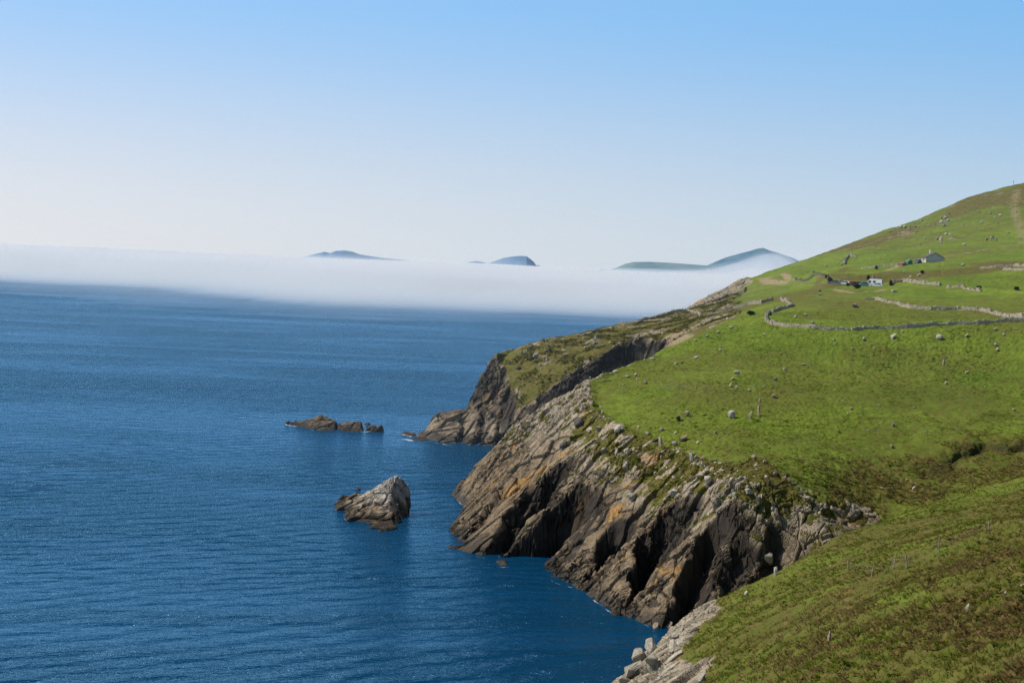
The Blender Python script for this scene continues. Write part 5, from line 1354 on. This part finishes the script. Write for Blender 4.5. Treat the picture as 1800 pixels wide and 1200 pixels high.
STRAW = leaf_material("dead_bracken", (.105, .075, .026), (.22, .155, .065), .3)
def spread_points(n, y0, y1, dens, seed, a0=-.02, a1=.40):
    r = np.random.default_rng(seed); out = []
    tot = 0
    while tot < n:
        y = r.uniform(y0, y1, n * 2); x = r.uniform(a0, a1, n * 2) * y
        k = r.random(n * 2) < dens(x, y)
        out.append(np.stack([x[k], y[k]], 1)); tot += k.sum()
        if k.sum() == 0: break
    p = np.concatenate(out)[:n]
    co, mix, _, rock = relief(p[:, 0], p[:, 1])
    ok = (mix[:, 0] < .35) & (co[:, 2] > 3)
    return co[ok], mix[ok], r
def plants(name, n, y0, y1, dens, seed, leaf_n, size, wd, spread, mat, a0=-.02, a1=.40):
    co, mix, r = spread_points(n, y0, y1, dens, seed, a0, a1)
    ln = size * r.uniform(.6, 1.35, len(co))
    co = co - np.array([0, 0, .05])
    q = leaves(co, leaf_n, ln, wd, spread, 0, r)
    return quads_object(name, q, np.repeat(r.random(len(co)), leaf_n) * .7 + r.random(len(q)) * .3, mat, 'stuff')
_off = lambda x, y: sstep(4.0, 5.5, dist_line(x, y, ROADL)[0])
clump = lambda x, y, s, a, b, k: sstep(a, b, fbm2(x * s, y * s, 3, k))
plants("bracken", 10000, 245, 400, lambda x, y: clump(x, y, .06, .47, .60, 401) * clump(x, y, .5, .40, .6, 402) * (1 - sample1(M_HEATH, x, y)), 501, 7, .34, .5, (.95, 1.45), FERN, .04, .40)
plants("bracken", 11000, 62, 245, lambda x, y: clump(x, y, .08, .46, .58, 403) * clump(x, y, .6, .38, .56, 404), 502, 8, .36, .42, (.85, 1.4), FERN2, .05, .40)
plants("rough_grass", 42000, 62, 260, lambda x, y: .25 + .75 * clump(x, y, .35, .4, .6, 405), 503, 6, .34, .14, (.3, 1.15), OLIVE, .05, .40)
plants("rough_grass", 18000, 245, 420, lambda x, y: clump(x, y, .3, .42, .62, 406) , 504, 5, .30, .24, (.6, 1.25), TUFT, .02, .40)
plants("dead_bracken", 15000, 62, 330, lambda x, y: np.clip(sample1(M_OLIVE, x, y) + sample1(M_FOREB, x, y) + sample1(M_MIX, x, y) * .7, 0, 1) * clump(x, y, .2, .45, .62, 407), 505, 6, .42, .3, (.6, 1.35), STRAW, .03, .40)
plants("heath", 16000, 470, 640, lambda x, y: sample1(M_HEATH, x, y) * clump(x, y, .25, .45, .6, 408), 506, 6, .55, .45, (.7, 1.4), OLIVE, -.02, .16)

BUSHM = leaf_material("bush_leaf", (.012, .030, .010), (.045, .080, .022), .2)
STEM = paint("bush_stem", (.07, .05, .03), .9, .1)
def bush(u, v, w, h, label, start=60, seed=0):
    p, n = pick(u, v, start); s = p.y / FPX; W_, H_ = w * s, h * s
    r = np.random.default_rng(700 + seed); k = 260
    c = r.normal(0, 1, (k, 3)); c /= np.linalg.norm(c, axis=1)[:, None]; c *= (r.random(k) ** .4)[:, None]
    lump = 1 + .35 * (fbm3(c[:, 0] * 1.6 + seed * 9, c[:, 1] * 1.6, c[:, 2] * 1.6, 2, 5) - .5) * 2
    c = c * lump[:, None] * np.array([W_ * .5, W_ * .45, H_ * .55]); c[:, 2] += H_ * .5
    q = leaves(c, 6, np.full(k, max(W_, H_) * .16), .6, (.3, 1.6), 0, r)
    root = empty("bush", p, 0, label, "bush", "dark bushes by the road")
    quads_object("foliage", q, r.random(len(q)), BUSHM, None, root)
    bm = bmesh.new(); bmesh.ops.create_cone(bm, cap_ends=True, segments=7, radius1=.08, radius2=.04, depth=H_ * .8); o = bm_obj("stem", bm, STEM, root); o.location = (0, 0, H_ * .3)
for i, b in enumerate([(1459, 496, 9, 8, "dark round bush behind the leftmost parked car"), (1526, 492, 6, 8, "dark bush between the teal car and the standing stone"), (1566, 502, 6, 9, "dark bush right of the camper van"),
                       (1507, 507, 12, 7, "low green bush in front of the red cars"), (1490, 503, 6, 6, "small green bush between the white hatchback and red car"), (1540, 473, 5, 6, "dark bush on the bank above the camper van"),
                       (1621, 481, 7, 6, "dark bush beside the grey boulder below the house"), (1787, 510, 9, 6, "black looking bush at the far right of the roadside wall"), (1721, 507, 9, 4, "low dark bush on the roadside wall"), (1452, 489, 4, 6, "slim dark bush on the wall left of the cars"),
                       (1320, 553, 14, 6, "low dark scrub below the climbing field wall")]):
    bush(*b, seed=i)
# ------------------------------------------------------------------ light and sky
SUN_EL = math.radians(48); SUN_AZ = math.radians(-80)      # azimuth from +Y towards +X
sd = Vector((math.sin(SUN_AZ) * math.cos(SUN_EL), math.cos(SUN_AZ) * math.cos(SUN_EL), math.sin(SUN_EL)))
wd = bpy.data.worlds.new("World"); SC.world = wd; wd.use_nodes = True
nt = wd.node_tree; bg = nt.nodes['Background']
sky = nt.nodes.new('ShaderNodeTexSky'); sky.sky_type = 'NISHITA'; sky.sun_disc = False
sky.sun_elevation = SUN_EL; sky.sun_rotation = SUN_AZ
sky.altitude = 60; sky.air_density = 1.0; sky.dust_density = .3; sky.ozone_density = 2.5
# sea haze whitens the sky low down
tc = nt.nodes.new('ShaderNodeTexCoord'); sx = nt.nodes.new('ShaderNodeSeparateXYZ'); nt.links.new(tc.outputs['Generated'], sx.inputs[0])
mr = nt.nodes.new('ShaderNodeMapRange'); mr.interpolation_type = 'SMOOTHERSTEP'
mr.inputs['From Min'].default_value = .0; mr.inputs['From Max'].default_value = .20; mr.inputs['To Min'].default_value = 0.0; mr.inputs['To Max'].default_value = 1.0
mr.interpolation_type = 'SMOOTHSTEP'
nt.links.new(sx.outputs[2], mr.inputs['Value'])
hz = nt.nodes.new('ShaderNodeMapRange'); hz.inputs['From Min'].default_value = -.36; hz.inputs['From Max'].default_value = .36; nt.links.new(sx.outputs[0], hz.inputs['Value'])
def two(a, b):
    m = nt.nodes.new('ShaderNodeMix'); m.data_type = 'RGBA'; nt.links.new(hz.outputs[0], m.inputs[0]); m.inputs[6].default_value = (*a, 1); m.inputs[7].default_value = (*b, 1); return m.outputs[2]
low = two((9.4, 9.65, 10.2), (6.6, 8.0, 9.3)); high = two((3.8, 7.2, 11.9), (2.6, 6.1, 10.6))
gm = nt.nodes.new('ShaderNodeMix'); gm.data_type = 'RGBA'; nt.links.new(mr.outputs[0], gm.inputs[0]); nt.links.new(low, gm.inputs[6]); nt.links.new(high, gm.inputs[7])
fu = nt.nodes.new('ShaderNodeMapRange'); fu.inputs['From Min'].default_value = .19; fu.inputs['From Max'].default_value = .30; fu.inputs['To Min'].default_value = .92; fu.inputs['To Max'].default_value = .0; nt.links.new(sx.outputs[2], fu.inputs['Value'])
mx = nt.nodes.new('ShaderNodeMix'); mx.data_type = 'RGBA'
nt.links.new(fu.outputs[0], mx.inputs[0]); nt.links.new(sky.outputs[0], mx.inputs[6]); nt.links.new(gm.outputs[2], mx.inputs[7])
nt.links.new(mx.outputs[2], bg.inputs['Color']); bg.inputs['Strength'].default_value = .085
ld = bpy.data.lights.new("sun", 'SUN'); ld.energy = 5.0; ld.angle = math.radians(.53); ld.color = (1.0, .94, .84)
lo = bpy.data.objects.new("sun", ld); COL.objects.link(lo); lo.rotation_euler = sd.to_track_quat('Z', 'Y').to_euler(); lo.location = (-200, 50, 300)
SC.view_settings.view_transform = 'Standard'; SC.view_settings.look = 'None'; SC.view_settings.exposure = 0; SC.view_settings.gamma = 1
SC.cycles.use_denoising = True
SC.cycles.denoiser = 'OPENIMAGEDENOISE'
SC.cycles.denoising_input_passes = 'RGB_ALBEDO_NORMAL'
SC.cycles.denoising_prefilter = 'FAST'
SC.cycles.volume_bounces = 3
SC.cycles.max_bounces = 8
SC.cycles.sample_clamp_direct = 4.0
SC.cycles.sample_clamp_indirect = 4.0
